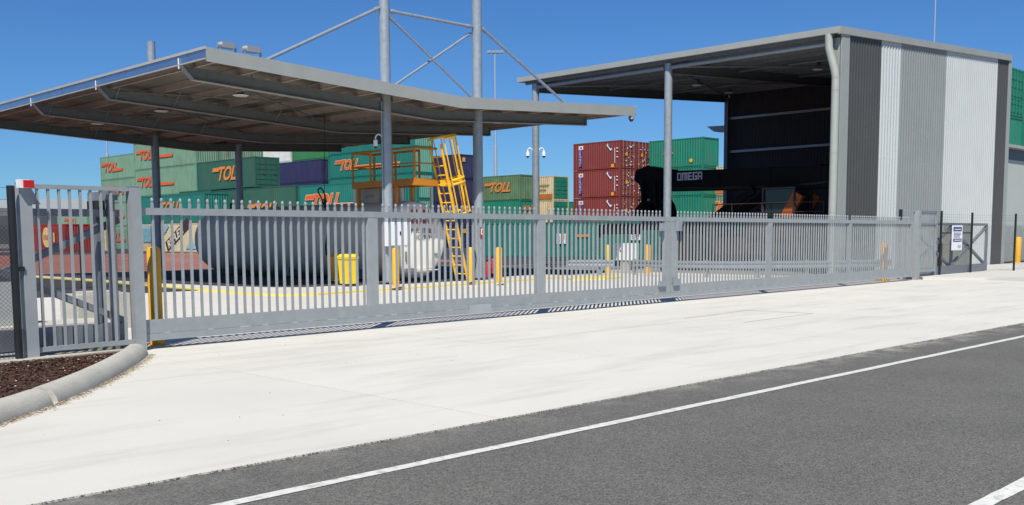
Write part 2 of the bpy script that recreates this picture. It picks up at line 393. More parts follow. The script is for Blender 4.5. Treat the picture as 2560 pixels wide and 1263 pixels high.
o = obj('bark_mulch', chips, mat('bark_mulch', (.085, .042, .026), .9, 0, .5, 60)); o['kind'] = 'stuff'; tag(o, 'dark reddish brown bark mulch covering the bed behind the rounded kerb', 'mulch')
o = obj('white_pebbles', MB(), logo_w)
bpy.data.objects.remove(o)
pb = MB()
for _ in range(70):
    u = rc.uniform(2.4, 5.9); lo = kv(u) + .15
    if lo > 13.3: continue
    v = rc.uniform(lo, 13.4); pb.sphere((u, v, .05), rc.uniform(.006, .015), 6, 4, .6)
for _ in range(60): pb.sphere((rc.uniform(4.4, 5.1), rc.uniform(13.75, 14.0), .03), rc.uniform(.012, .035), 6, 4, .7)
o = obj('loose_stones', pb, mat('pale_stones', (.5, .45, .36), .8, 0, .2, 30)); o['kind'] = 'stuff'; tag(o, 'scattered pale stones lying in the mulch and along the ledge', 'stones')
led = [(-6, 13.45), (4.3, 13.52), (6.2, 13.8), (6.55, 14.1), (6.5, 14.46), (6.3, 14.6), (-6, 14.7)]
struct('ledge', MB().prism(led, -.05, .045), kerbmat)
struct('channel_floor', MB().sheet([(-6, 14.65), (6.35, 14.62), (6.35, 17.2), (-6, 17.2)], .012), mat('damp_soil', (.07, .06, .05), .95, 0, .3, 4))
# rolled kerb: profile swept along the bed edge, in cast lengths
def catmull(P, n=6):
    out = []
    for i in range(len(P) - 1):
        p0, p1, p2, p3 = P[max(i - 1, 0)], P[i], P[i + 1], P[min(i + 2, len(P) - 1)]
        for k_ in range(n):
            t = k_ / n; out.append(tuple(.5 * (2 * b_ + (c - a) * t + (2 * a - 5 * b_ + 4 * c - d) * t * t + (3 * b_ - a - 3 * c + d) * t ** 3) for a, b_, c, d in zip(p0, p1, p2, p3)))
    out.append(P[-1]); return out
kl = catmull(kl0, 6)
kerb = bpy.data.objects.new('rolled_kerb', None); COL.objects.link(kerb); kerb['kind'] = 'structure'
def kerb_piece(pts, end):
    mb = MB(); prof = [(-.16, -.03), (-.155, .055), (-.125, .115), (-.07, .15), (0, .158), (.06, .148), (.11, .115), (.145, .06), (.165, .0), (.165, -.03)]
    m = len(prof)
    for i, p in enumerate(pts):
        a = Vector((*pts[max(i - 1, 0)], 0)); c = Vector((*pts[min(i + 1, len(pts) - 1)], 0)); t = (c - a).normalized(); nn = Vector((t.y, -t.x, 0))
        s_ = 1.
        if end:
            rem = (Vector((*pts[-1], 0)) - Vector((*p, 0))).length
            s_ = math.sqrt(max(0.02, 1 - max(0, (.22 - rem) / .22) ** 2))
        for x, z in prof: mb.v.append((p[0] + nn.x * x * s_, p[1] + nn.y * x * s_, z * s_ if z > 0 else z))
    for i in range(len(pts) - 1):
        for k_ in range(m - 1): mb.f.append((i * m + k_, i * m + k_ + 1, (i + 1) * m + k_ + 1, (i + 1) * m + k_))
    mb.f.append(tuple(range(m))); mb.f.append(tuple(range((len(pts) - 1) * m, len(pts) * m))[::-1]); return mb
def resample(pts, step):
    out = [pts[0]]; acc = 0
    for a, c in zip(pts, pts[1:]):
        L = math.dist(a, c)
        nn = max(1, int(L / step))
        for i in range(1, nn + 1): out.append((a[0] + (c[0] - a[0]) * i / nn, a[1] + (c[1] - a[1]) * i / nn))
    return out
kp = resample(kl, .05); cut = min(range(len(kp)), key=lambda i: abs(kp[i][0] - 3.62))
for seg, e in ((kp[:cut], False), (kp[cut + 1:], True)):
    obj('kerb_length', kerb_piece(seg, e), kerbmat, kerb, smooth=True)
# sand and leaf litter lying against the kerb foot
litter = MB(); sand = MB()
for _ in range(3200):
    i = rc.randrange(cut - 70, len(kp) - 3); p = kp[i]; t = Vector((kp[i + 1][0] - p[0], kp[i + 1][1] - p[1], 0)).normalized(); nn = Vector((t.y, -t.x, 0))
    d = .175 + abs(rc.gauss(0, .05)); u, v = p[0] + nn.x * d, p[1] + nn.y * d; s_ = rc.uniform(.006, .016); a = rc.uniform(0, 6.28)
    sand.add([(u + math.cos(a + q_) * s_, v + math.sin(a + q_) * s_, .004 + (.006 if q_ == 0 else 0)) for q_ in (0, 2.1, 4.2)], [(0, 1, 2)])
for _ in range(420):
    i = rc.randrange(cut - 60, len(kp) - 20); p = kp[i]; t = Vector((kp[i + 1][0] - p[0], kp[i + 1][1] - p[1], 0)).normalized(); nn = Vector((t.y, -t.x, 0))
    d = .18 + abs(rc.gauss(0, .03)); u, v = p[0] + nn.x * d, p[1] + nn.y * d; s_ = rc.uniform(.012, .035); a = rc.uniform(0, 6.28)
    litter.add([(u, v, .006), (u + math.cos(a) * s_, v + math.sin(a) * s_, .014), (u + math.cos(a + .35) * s_, v + math.sin(a + .35) * s_, .01)], [(0, 1, 2)])
o = obj('sand_drift', sand, mat('pale_sand', (.44, .36, .24), .9, 0, .3, 40)); o['kind'] = 'stuff'; tag(o, 'thin drift of pale sand along the foot of the rounded kerb', 'sand')
o = obj('leaf_litter', litter, mat('dry_litter', (.13, .07, .035), .9, 0, .4, 40)); o['kind'] = 'stuff'; tag(o, 'dry brown leaf litter caught at the foot of the rounded kerb', 'leaf litter')
# dirt line where road meets driveway
dl = MB()
for _ in range(2600):
    u = rc.uniform(1.5, 20); v = 6.292 + rc.gauss(0, .014); s_ = rc.uniform(.003, .011); a = rc.uniform(0, 6.28)
    dl.add([(u + math.cos(a + q_) * s_, v + math.sin(a + q_) * s_, -.003 + (.006 if q_ == 0 else 0)) for q_ in (0, 2.1, 4.2)], [(0, 1, 2)])
o = obj('gutter_grit', dl, mat('dark_grit', (.10, .085, .065), .95, 0, .5, 40)); o['kind'] = 'stuff'; tag(o, 'line of dark grit along the joint between road and driveway', 'grit')
spk = MB()
for _ in range(150):
    u = rc.uniform(1.5, 26); v = rc.uniform(6.3, 14) if rc.random() < .6 else 6.3 - abs(rc.gauss(0, .5)); s_ = rc.uniform(.003, .007)
    spk.sphere((u, v, .003), s_, 5, 3, .6)
o = obj('loose_grit', spk, mat('loose_grit', (.20, .18, .14), .9, 0, .5, 20)); o['kind'] = 'stuff'; tag(o, 'tiny loose stones scattered over the driveway and road edge', 'grit')
# sawn sensor loop in the slab near the gate
lp = MB(); P = [(16.0, 11.35), (18.65, 11.62), (18.75, 10.15), (16.05, 10.05)]
for i, a in enumerate([(15.9, 11.45), (18.75, 11.70)]): pass
for a, c in ((P[0], P[1]), (P[1], P[2]), (P[3], P[2])): lp.bar((*a, .0022), (*c, .0022), .012, .002)
struct('loop_saw_cut', lp, mat('sealant', (.22, .2, .18), .8))
# crack / tyre scuffs
# right hand kerbed verge
rk = [(34.95, 14.78), (36.8, 12.1), (38.9, 9.3), (41.5, 8.0), (100, 8.0), (100, 18.2), (52.6, 18.25), (35.9, 18.25), (35.6, 15.3)]
struct('verge', MB().prism(rk, -.03, .10), kerbmat if False else mat('pale_verge_concrete', (.56, .55, .50), .85, 0, .07, 1.5, dirt=(.4, .37, .31), damt=.4))

# ------------------------------------------------------------------ gate leaves
GV = 14.85
pk = MB(); hw = .0165
pk.box(-hw, hw, -hw, hw, .42, 2.095)
pk.box(-.011, .011, -.011, .011, 2.094, 2.112)
pk.sphere((0, 0, 2.142), .024, 8, 6, 1.45)
picket = pk.mesh('picket', galv)
weldm = mat('weld_highlight', (.62, .64, .66), .4, .2)  # pale bead colour stands for highlights along the weld seam
def picket_short(z0, z1):
    m_ = MB(); m_.box(-.016, .016, -.016, .016, z0, z1); return m_.mesh('picket', galv)
def leaf(label, u0, u1, first, n, posts, tail, tail_dir, group):
    t = thing('gate_leaf', label, 'gate', ((u0 + u1) / 2, GV, 0), group)
    obj('top_rail', MB().box(u0, u1, GV - .05, GV + .03, 1.93, 2.03), galv, t)
    obj('bottom_beam', MB().box(u0, u1, GV - .055, GV + .02, .226, .425), galv, t)
    obj('lower_beam', MB().box(u0, u1, GV - .063, GV + .02, .125, .2235), galv, t)
    uu = u0 + .3
    while uu < u1 - .3:
        L = random.uniform(.06, .2); obj('weld_bead', MB().bar((uu, GV - .058, .2275), (uu + L, GV - .058, .2275), .012, .005), weldm, t); uu += random.uniform(.3, .8)
    for a, c in posts: obj('stile', MB().box(a, c, GV - .045, GV + .035, .425, 1.93), galv, t)
    for i in range(n):
        u = first + i * .1475
        if any(a - .02 < u < c + .02 for a, c in posts): continue
        link('picket', picket, t, (u - t.location.x, .0, 0))
    # counterbalance tail frame
    a, c = tail
    obj('tail_top_rail', MB().box(min(a, c), max(a, c), GV + .12, GV + .22, 1.90, 2.0), galv_dark, t)
    obj('tail_beam', MB().box(min(a, c), max(a, c), GV + .10, GV + .24, .12, .40), galv_dark, t)
    L = c - a; nb = max(1, round(abs(L) / 3.6)); h = abs(L) / nb
    sgn = 1 if L > 0 else -1
    for i in range(nb):
        b0 = a + sgn * h * i; b1 = b0 + sgn * h
        obj('diagonal_brace', MB().bar((b0, GV + .17, .42), (b1, GV + .17, 1.88), .09, .09), galv_dark, t)
        obj('diagonal_brace', MB().bar((b0, GV + .26, 1.86), (b1, GV + .26, .42), .09, .09), galv_dark, t)
        obj('tail_upright', MB().box(b1 - .05, b1 + .05, GV + .122, GV + .218, .40, 1.90), galv_dark, t)
    return t
GG = 'two leaves of the sliding gate'
l1 = leaf('long galvanised picket gate leaf crossing the driveway left of the centre latch', 6.775, 20.06, 6.99, 89,
     [(10.90, 11.11), (15.32, 15.54), (19.82, 20.06)], (6.6, 3.3), -1, GG)
l2 = leaf('galvanised picket gate leaf right of the latch, running towards the striped shed wall', 20.09, 34.78, 20.42, 97,
     [(20.09, 20.33), (24.75, 24.98), (29.75, 29.96), (34.58, 34.78)], (35.2, 42.85), 1, GG)
# latch plates between leaves
lt = MB(); 
pass
obj('latch_box', MB().box(20.26, 20.43, GV - .13, GV - .052, 1.70, 1.93), galv_tube, l2)
obj('latch_box', MB().box(19.58, 19.72, GV - .11, GV - .052, 1.70, 1.88), galv_tube, l1)
obj('latch_foot', MB().box(20.13, 20.37, GV - .12, GV - .076, .40, .56), galv_tube, l2)
obj('latch_foot', MB().box(19.51, 19.79, GV - .12, GV - .076, .40, .52), galv_tube, l1)
obj('repair_plate', MB().box(13.3, 13.9, GV - .070, GV - .0645, .13, .30), mat('pale_repair_plate', (.37, .39, .40), .55, .1), l1)

# ------------------------------------------------------------------ left gate post, cage panel, beacon
def gatepost(label, u, v, z0, z1, wd=.15):
    t = thing('gate_post', label, 'post', (u, v, z0), 'gate posts')
    obj('shaft', MB().box(u - wd / 2, u + wd / 2, v - wd / 2, v + wd / 2, z0, z1), galv, t)
    obj('cap', MB().box(u - wd / 2 - .006, u + wd / 2 + .006, v - wd / 2 - .006, v + wd / 2 + .006, z1, z1 + .012), galv_tube, t)
    return t
gp1 = gatepost('leftmost galvanised gate post carrying the red beacon', 5.19, 14.80, -.16, 2.32, .15)
obj('gusset', MB().add([(5.265, 14.79, 2.05), (5.265, 14.79, 2.30), (5.40, 14.79, 2.05), (5.265, 14.83, 2.05), (5.265, 14.83, 2.30), (5.40, 14.83, 2.05)], [(0, 1, 2), (5, 4, 3), (0, 2, 5, 3), (1, 4, 5, 2), (0, 3, 4, 1)]), galv, gp1)
gatepost('galvanised gate post at the end of the rounded kerb', 6.69, 14.80, -.02, 2.32, .15)
bt = thing('warning_beacon', 'red square beacon lamp in a white housing on top of the leftmost gate post', 'light', (5.19, 14.74, 2.24))
obj('housing', MB().box(5.07, 5.20, 14.62, 14.72, 2.25, 2.36), white, bt)
obj('lens', MB().box(5.12, 5.25, 14.59, 14.618, 2.255, 2.35), red, bt)
cg = thing('guide_cage', 'galvanised picket guard panel between the two left gate posts', 'fence panel', (5.94, 14.8, 0), 'picket guard panels beside the gate')
obj('top_rail', MB().box(5.27, 6.61, 14.77, 14.83, 2.255, 2.31), galv, cg)
obj('bottom_rail', MB().box(5.27, 6.61, 14.77, 14.83, .10, .165), galv, cg)
pks = picket_short(.165, 2.255)
for i in range(9): link('picket', pks, cg, (5.36 + i * .1425 - 5.94, 0, 0))
gr = thing('gate_roller_frame', 'dark steel guide roller frame behind the left gate posts', 'gate roller', (6.5, 15.2, 0))
obj('upright', MB().box(6.36, 6.46, 15.28, 15.42, 0, 2.25), galv_dark, gr)
obj('upright', MB().box(6.36, 6.46, 14.90, 14.97, 0, 2.25), galv_dark, gr)
obj('crosshead', MB().box(6.33, 6.50, 14.88, 15.46, 2.13, 2.25), galv_dark, gr)
obj('guide_wheel', MB().tube([(6.30, 15.02, 2.0), (6.30, 15.02, 2.12)], .07, 14), rubber, gr)
obj('guide_wheel', MB().tube([(6.30, 15.25, 2.0), (6.30, 15.25, 2.12)], .07, 14), rubber, gr)
obj('roller_bracket', MB().box(6.02, 6.5, 14.93, 15.12, .0, .07).prism([(6.1, 14.95), (6.42, 14.95), (6.36, 15.1), (6.16, 15.1)], .071, .115), cabgrey, gr)
gm_ = thing('gate_motor', 'pale grey gate motor cabinet on the plinth behind the left guard panel', 'gate motor', (6.3, 17.0, 0))
obj('cabinet', MB().box(5.3, 5.75, 16.6, 17.1, .25, 1.0), mat('motor_grey', (.36, .38, .38), .6), gm_)
obj('lid', MB().box(5.27, 5.78, 16.57, 17.13, 1.0, 1.04), galv_dark, gm_)
obj('plinth', MB().box(4.9, 7.1, 16.3, 17.3, 0, .25), kerbmat, gm_)
tag(obj('concrete_block', MB().box(7.0, 8.0, 17.6, 18.4, 0, .62).box(7.2, 7.8, 17.7, 18.3, .62, .66), kerbmat, None), 'pale concrete footing block standing behind the left end of the gate', 'concrete block')

# ------------------------------------------------------------------ right gate posts and cage
gp2 = gatepost('galvanised gate post standing at the corner of the right verge', 35.15, 14.82, 0, 2.42, .19)
gatepost('slim galvanised gate post left of the signboard bay', 37.07, 14.95, .1, 2.42, .13)
cg2 = thing('guide_cage', 'galvanised picket guard panel right of the gate, in front of the tail frame', 'fence panel', (36.1, 14.85, 0), 'picket guard panels beside the gate')
obj('top_rail', MB().box(35.26, 37.0, 14.82, 14.88, 2.33, 2.40), galv_dark, cg2)
obj('middle_rail', MB().box(35.26, 37.0, 14.82, 14.88, 1.90, 1.96), galv_dark, cg2)
obj('bottom_rail', MB().box(35.26, 37.0, 14.82, 14.88, .25, .33), galv, cg2)
pks2 = picket_short(.33, 2.33)
for i in range(11): link('picket', pks2, cg2, (35.36 + i * .152 - 36.1, 0, 0))
obj('guide_arm', MB().box(33.85, 35.06, 14.86, 14.91, 2.36, 2.42), galv, gp2); obj('hook', MB().box(33.80, 33.89, 14.84, 14.93, 2.06, 2.42), black, gp2)

# ------------------------------------------------------------------ chain-link fences
def chainlink(mb, a, b_, z0, z1, step=.075, r=.0022):
    a = Vector(a); b_ = Vector(b_); L = (b_ - a).length; d = (b_ - a) / L; H = z1 - z0; n_ = int((L + H) / step)
    for i in range(n_):
        s0 = i * step - H
        for sg in (1, -1):
            t0, t1 = s0, s0 + H; zz0, zz1 = (z0, z1) if sg == 1 else (z1, z0)
            if t0 < 0: zz0 += (zz1 - zz0) * (-t0 / H); t0 = 0
            if t1 > L:
                f_ = (t1 - L) / (t1 - (s0)) if t1 != s0 else 0; zz1 = zz1 - (zz1 - (z0 if sg == 1 else z1)) * ((t1 - L) / H); t1 = L
            if t1 - t0 < .01: continue
            p, q_ = a + d * t0, a + d * t1
            mb.tube([(p.x, p.y, zz0), (q_.x, q_.y, zz1)], r, 3, False)
def fence(label, pts, z0, z1, step, r, posts, pr=.028, wires=(), rails=()):
    t = thing('chainlink_fence', label, 'fence', (*pts[0], 0), 'chain link fences')
    for p in posts: obj('post', MB().tube([(p[0], p[1], p[2] if len(p) > 2 else 0), (p[0], p[1], (p[3] if len(p) > 3 else z1 + .12))], pr, 10), blk_post, t, smooth=True)
    for a, c in zip(pts, pts[1:]):
        m_ = MB(); chainlink(m_, (*a, 0), (*c, 0), z0, z1, step, r); o = obj('wire_mesh', m_, wire, t); o['kind'] = 'stuff'
        for zz in wires: obj('strand_wire', MB().tube([(*a, zz), (*c, zz)], .003, 4), wire, t)
        for zz in rails: obj('rail', MB().tube([(*a, zz), (*c, zz)], .02, 8), blk_post, t)
    return t
f1 = fence('black chain link fence running off past the leftmost black post', [(5.02, 14.72), (1.2, 14.72)], .05, 1.78, .055, .0022, [(5.0, 14.72, -.1, 2.28)], .05, (1.95, 2.1, 2.25))
obj('clamp', MB().box(5.0, 5.12, 14.70, 14.74, 1.18, 1.24), blk_post, f1); obj('clamp', MB().box(5.0, 5.12, 14.70, 14.74, -.02, .04), blk_post, f1)
pb2 = at(207, 722)
fence('black chain link fence with a square post behind the left guard panel', [(pb2.x - 2.6, pb2.y), (pb2.x, pb2.y), (pb2.x + 2.4, pb2.y)], .05, 1.9, .06, .0035, [(pb2.x, pb2.y, 0, 2.0), (pb2.x - 2.6, pb2.y, 0, 2.0), (pb2.x + 2.4, pb2.y, 0, 2.0)], .055)
fr_ = fence('black post and wire fence carrying the white sign right of the gate', [(37.45, 14.85), (40.5, 14.8), (43.4, 14.1), (50, 13.8)], .15, 1.95, .12, .0018, [(37.45, 14.85, .1, 2.42), (40.5, 14.8, .1, 2.40), (43.4, 14.1, .1, 2.38), (50, 13.8, .1, 2.4)], .042, (2.1, 2.2, 2.3, 1.2))
obj('rail', MB().tube([(37.45, 14.85, 1.62), (40.5, 14.8, 1.62)], .025, 8), blk_post, fr_)
# sign board
sg = thing('site_sign', 'white notice board with two navy bands hung on the black fence rail', 'sign', (38.9, 14.80, 1.0))
obj('board', MB().box(38.35, 39.4, 14.765, 14.78, .98, 1.90), white, sg)
obj('band', MB().box(38.45, 39.3, 14.755, 14.763, 1.69, 1.84), navy_print, sg); obj('band', MB().box(38.45, 39.3, 14.755, 14.763, 1.30, 1.41), navy_print, sg)
for zz in (1.75, 1.35): obj('print', MB().box(38.55, 39.2, 14.748, 14.753, zz - .012, zz + .018), logo_w, sg)
pg_ = mat('print_grey', (.15, .15, .2), .6)
for zz in (1.61, 1.56, 1.51, 1.46): obj('print', MB().box(38.5, 39.25 - random.uniform(0, .15), 14.757, 14.762, zz, zz + .018), pg_, sg)
for i in range(4): obj('print', MB().bar((38.95 + i * .08, 14.757, 1.06), (38.98 + i * .08, 14.757, 1.17), .01, .012), pg_, sg)
def bollard(p, h=1.22, r=.11, label='', slope=True):
    t = thing('bollard', label, 'bollard', (p[0], p[1], p[2] if len(p) > 2 else 0), 'yellow steel bollards')
    z = t.location.z
    obj('tube', MB().tube([(p[0], p[1], z), (p[0], p[1], z + h - .05), (p[0], p[1], z + h - .015), (p[0], p[1], z + h)], [r, r, r * .85, r * .45], 18), yellow, t, smooth=True)
    obj('base_plate', MB().box(p[0] - r * 1.5, p[0] + r * 1.5, p[1] - r * 1.5, p[1] + r * 1.5, z, z + .015), yellow, t)
    return t
gb_ = [bollard((7.24, 15.34), 1.47, .10, 'tall yellow bollard just behind the left end of the gate')]
def px_b(px, py, h, label, r=.105, z=0.):
    p = at(px, py, z); bollard((p.x, p.y, z), h, r, label)
px_b(990, 716, 1.15, 'yellow bollard beside the white control box on the column', z=.12)
px_b(1177, 703, 1.12, 'yellow bollard at the foot of the caged ladder', z=.12)
px_b(1248, 704, 1.12, 'yellow bollard right of the extinguisher column', z=.12)
px_b(1519, 686, 1.22, 'yellow bollard left of the white pedestal box')
px_b(1620, 685, 1.22, 'yellow bollard right of the white pedestal box')
gb_.append(bollard((33.85, 15.42), 1.3, .12, 'yellow bollard behind the right end of the gate, nearer the latch'))
gb_.append(bollard((34.25, 15.6), 1.3, .12, 'yellow bollard behind the right end of the gate, nearer the gate post'))
bollard((57.6, 19.3), 1.4, .17, 'yellow bollard at the right edge in front of the low grey building')
dp = at(282, 775); dlt = thing('delineator', 'red flexible delineator post behind the left guard panel', 'road marker', (dp.x, dp.y, 0))
obj('foot', MB().tube([(dp.x, dp.y, 0), (dp.x, dp.y, .05)], [.13, .10], 12), rubber, dlt)
obj('shaft', MB().tube([(dp.x, dp.y, .05), (dp.x, dp.y, .42)], .045, 12), red, dlt, smooth=True)
obj('band', MB().tube([(dp.x, dp.y, .42), (dp.x, dp.y, .60)], .046, 12), galv_dark, dlt, smooth=True)
obj('head', MB().tube([(dp.x, dp.y, .60), (dp.x, dp.y, 1.02)], .055, 12), red, dlt, smooth=True)

# the whole gate line runs 2.07 degrees off the yard grid: swing it into place
GA = math.atan2(1.02, 28.27); GD = Vector((math.cos(GA), math.sin(GA), 0)); GN = Vector((-GD.y, GD.x, 0)); GP = Vector((6.6, 13.99, 0))
for t in [l1, l2, gp1, bt, cg, gr, gp2, cg2, f1, fr_, sg] + gb_ + [o_ for o_ in bpy.data.objects if not o_.parent and o_.name.startswith('gate_post') and o_ not in (gp1, gp2)]:
    a = t.location.x - 6.91; b_ = t.location.y - 14.85; z_ = t.location.z
    t.location = GP + GD * a + GN * b_; t.location.z = z_; t.rotation_euler.z = GA

# ------------------------------------------------------------------ refuelling canopy
U0, V0, W, VX = 13.48, 24.79, 18.12, 19.15
H0, HV = 6.58, 6.12
UM = U0 + W / 2
def zt(u): return HV + (H0 - HV) * abs(u - UM) / (W / 2)
rv = [V0 + 1.46 + i * 5.41 for i in range(4)]
cu = [U0 + 7.04, U0 + W - 7.04]
cn = thing('refuelling_canopy', 'steel refuelling canopy with upturned roof wings held by four tall masts', 'canopy', (UM, V0 + VX / 2, 0))
for a, c in ((U0, UM), (UM, U0 + W)):
    m_ = MB(); n_ = 46; o_ = 0   # ribbed roof sheet
    for i in range(n_ + 1):
        v = V0 + .03 + (VX - .06) * i / n_; dz = .018 if i % 2 else 0
        for u in (a, c): m_.v.append((u, v, zt(u) - .03 + dz))
    for i in range(n_): m_.f.append((2 * i, 2 * i + 1, 2 * i + 3, 2 * i + 2))
    obj('roof_sheet', m_, zinc, cn)
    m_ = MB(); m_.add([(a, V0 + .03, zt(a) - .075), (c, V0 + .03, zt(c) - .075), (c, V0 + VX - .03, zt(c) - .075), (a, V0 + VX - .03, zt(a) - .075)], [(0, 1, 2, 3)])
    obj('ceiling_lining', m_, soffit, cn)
    FD = .37
    for vv, e in ((V0, 0), (V0 + VX - .03, 1)):
        obj('fascia', MB().add([(a, vv, zt(a) - FD), (c, vv, zt(c) - FD), (c, vv, zt(c)), (a, vv, zt(a)), (a, vv + .03, zt(a) - FD), (c, vv + .03, zt(c) - FD), (c, vv + .03, zt(c)), (a, vv + .03, zt(a))],
            [(0, 1, 2, 3), (7, 6, 5, 4), (0, 4, 5, 1), (3, 2, 6, 7), (0, 3, 7, 4), (1, 5, 6, 2)]), trim, cn)
# side edges: left has a bright channel under a cap
for sgn, u in ((-1, U0), (1, U0 + W)):
    obj('edge_capping', MB().box(u - .05, u + .02, V0 - .005, V0 + VX, H0 - .06, H0 + .012), capping, cn)
    for i in range(4):
        a = V0 + .01 + i * VX / 4; c = V0 + (i + 1) * VX / 4 - .01
        obj('edge_channel', MB().box(u - .012, u + .004, a, c, H0 - .27, H0 - .062).box(u - .03, u - .012, a, c, H0 - .285, H0 - .262), zinc, cn)
    obj('edge_lip', MB().box(u - .045, u + .01, V0, V0 + VX, H0 - .315, H0 - .287), capping, cn)
# purlins along V
for s_ in (0, 1):
    for i in range(7):
        u = U0 + .45 + i * 1.36 if s_ == 0 else U0 + W - .45 - i * 1.36
        z = zt(u) - .08
        obj('purlin', MB().box(u - .035, u + .035, V0 + .04, V0 + VX - .05, z - .015, z).box(u - .01, u + .01, V0 + .04, V0 + VX - .05, z - .20, z - .016).box(u - .035, u + .035, V0 + .04, V0 + VX - .05, z - .215, z - .2), purl, cn)
# rafters, tapered at the left tip
for iv, v in enumerate(rv):
    def rb(u): return zt(u) - .30
    ue = U0 + W - 1.35
    m_ = MB()
    for a, c in ((U0 + .35, UM), (UM, ue)):
        m_.ibeam((a, v, rb(a) - .17), (c, v, rb(c) - .17), .20, .34, .018)
    m_.add([(U0 + .02, v - .009, H0 - .30), (U0 + .35, v - .009, rb(U0 + .35) - .34), (U0 + .35, v - .009, rb(U0 + .35)), (U0 + .02, v + .009, H0 - .30), (U0 + .35, v + .009, rb(U0 + .35) - .34), (U0 + .35, v + .009, rb(U0 + .35))],
           [(0, 1, 2), (5, 4, 3), (0, 3, 4, 1), (1, 4, 5, 2), (2, 5, 3, 0)])
    obj('rafter', m_, beam, cn)
    for a, c in ((U0 + .35, UM), (UM, ue)): obj('rafter_flange_lit', MB().bar((a, v, rb(a) - .347), (c, v, rb(c) - .347), .205, .012), flange_lit, cn)
    obj('end_bracket', MB().box(U0 - .04, U0 - .031, v - .03, v + .03, H0 - .40, H0 - .12), white, cn)
    obj('rafter_tip', MB().bar((U0 + .0, v, H0 - .29), (U0 + .36, v, rb(U0 + .35) - .345), .20, .02), galv_tube, cn)
    obj('rafter_end_plate', MB().box(ue, ue + .02, v - .12, v + .12, rb(ue) - .36, rb(ue) + .02), galv_dark, cn)
    # fly braces
    for du in (.55, 2.5, 4.4, 6.3):
        for sg_ in ((1,) if iv == 0 else (-1, 1)):
            u = U0 + du; obj('fly_brace', MB().bar((u, v + .02 * sg_, rb(u) - .30), (u, v + .55 * sg_, zt(u) - .12), .05, .012, (1, 0, 0)), galv_tube if sg_ < 0 else beam, cn)
    # rods and cross brace for the mast frame
for iv in (0, 3):
    v = rv[iv]
    for c_, u in enumerate(cu):
        obj('column', MB().tube([(u, v, .12), (u, v, 10.0)], .172, 28), galv_tube, cn, smooth=True)
        obj('column_cap', MB().tube([(u, v, 10.0), (u, v, 10.02)], .18, 28), galv_tube, cn)
        obj('base_plate', MB().box(u - .28, u + .28, v - .28, v + .28, .12, .145), galv_dark, cn)
        obj('roof_collar', MB().tube([(u, v, zt(u) - .02), (u, v, zt(u) + .08)], [.24, .185], 24), trim, cn)
    uL, uR = cu
    def rod(a, b_, r=.052):
        a = Vector(a); b_ = Vector(b_); d = (b_ - a).normalized()
        obj('brace_rod', MB().tube([a + d * .25, b_ - d * .25], r, 12), galv_tube, cn, smooth=True)
        obj('clevis', MB().tube([a, a + d * .12, a + d * .26], [r * .6, r * 1.35, r * 1.35], 8), galv_tube, cn); obj('clevis', MB().tube([b_, b_ - d * .12, b_ - d * .26], [r * .6, r * 1.35, r * 1.35], 8), galv_tube, cn)
    rod((uL - .17, v, 8.85), (U0 + 2.22, v, zt(U0 + 2.22) + .02)); rod((uR + .17, v, 8.85), (U0 + W - 2.22, v, zt(U0 + W - 2.22) + .02))
    rod((uL + .17, v, 8.80), (uR - .17, v, 8.80)); rod((uL + .17, v - .02, 8.62), (uR - .17, v - .02, 6.32), .04); rod((uR - .17, v + .10, 8.62), (uL + .17, v + .10, 6.32), .04)
# thin roof-plane bracing
for a, c in ((0, 1), (1, 2), (2, 3)):
    for (ua, ub) in ((U0 + .6, UM - .6), (UM + .6, U0 + W - 2)):
        obj('roof_brace', MB().tube([(ua, rv[a], zt(ua) - .34), (ub, rv[c], zt(ub) - .34)], .022, 6), beam, cn)
        obj('roof_brace', MB().tube([(ub, rv[a], zt(ub) - .36), (ua, rv[c], zt(ua) - .36)], .022, 6), beam, cn)
# box gutter outlet with its elbow at the rear column
gv_ = V0 + VX - .5; ga, gb2 = onV(530, 345, gv_), onV(600, 372, gv_)
gc = onV(605, 372, gv_).x
obj('box_gutter', MB().box(ga.x, gc - .3, gv_ - .3, gv_ + .3, gb2.z, ga.z + .05), galv_dark, cn)
# ceiling lights
for v in (rv[0] + 2.7, rv[1] + 2.7, rv[2] + 2.7):
    for u in (U0 + 3.4, U0 + W - 3.4):
        z = zt(u) - .35
        t = thing('canopy_light', 'round disc light under the canopy, %s wing, %s bay' % ('left' if u < UM else 'right', {0: 'nearest', 1: 'middle', 2: 'farthest'}[int((v - rv[0]) // 5.41)]), 'light', (u, v, z), 'round lights under the canopy')
        obj('housing', MB().tube([(u, v, z + .26), (u, v, z + .05), (u, v, z)], [.05, .12, .27], 20), galv_dark, t, smooth=True)
        obj('lens', MB().tube([(u, v, z), (u, v, z - .03)], [.25, .20], 20), white, t)
# floodlights on the roof
for i, (px, py) in enumerate(((568, 112), (630, 122))):
    v = rv[0] + 1.2 if i == 0 else rv[0] - .3; p = onV(px, py, v); u = p.x; z = zt(u)
    t = thing('floodlight', 'grey finned floodlight on the canopy roof, ' + ('the larger one nearer the corner' if i == 0 else 'the smaller one beside the tie rod foot'), 'floodlight', (u, v, z), 'floodlights on the canopy roof')
    hh = max(.34, p.z - z + .08)
    obj('body', MB().box(u - .20, u + .20, v - .12, v + .12, z + hh - .19, z + hh - .04).tube([(u - .32, v, z + hh - .12), (u - .20, v, z + hh - .11)], [.06, .10], 12), lampgrey, t)
    obj('bracket', MB().box(u - .28, u - .25, v - .04, v + .04, z, z + hh - .05).box(u + .25, u + .28, v - .04, v + .04, z, z + hh - .05), lampgrey, t)
    m_ = MB()
    for k_ in range(7): m_.box(u - .2 + k_ * .06, u - .185 + k_ * .06, v - .11, v + .11, z + hh - .039, z + hh - .01)
    obj('cooling_fins', m_, lampgrey, t)
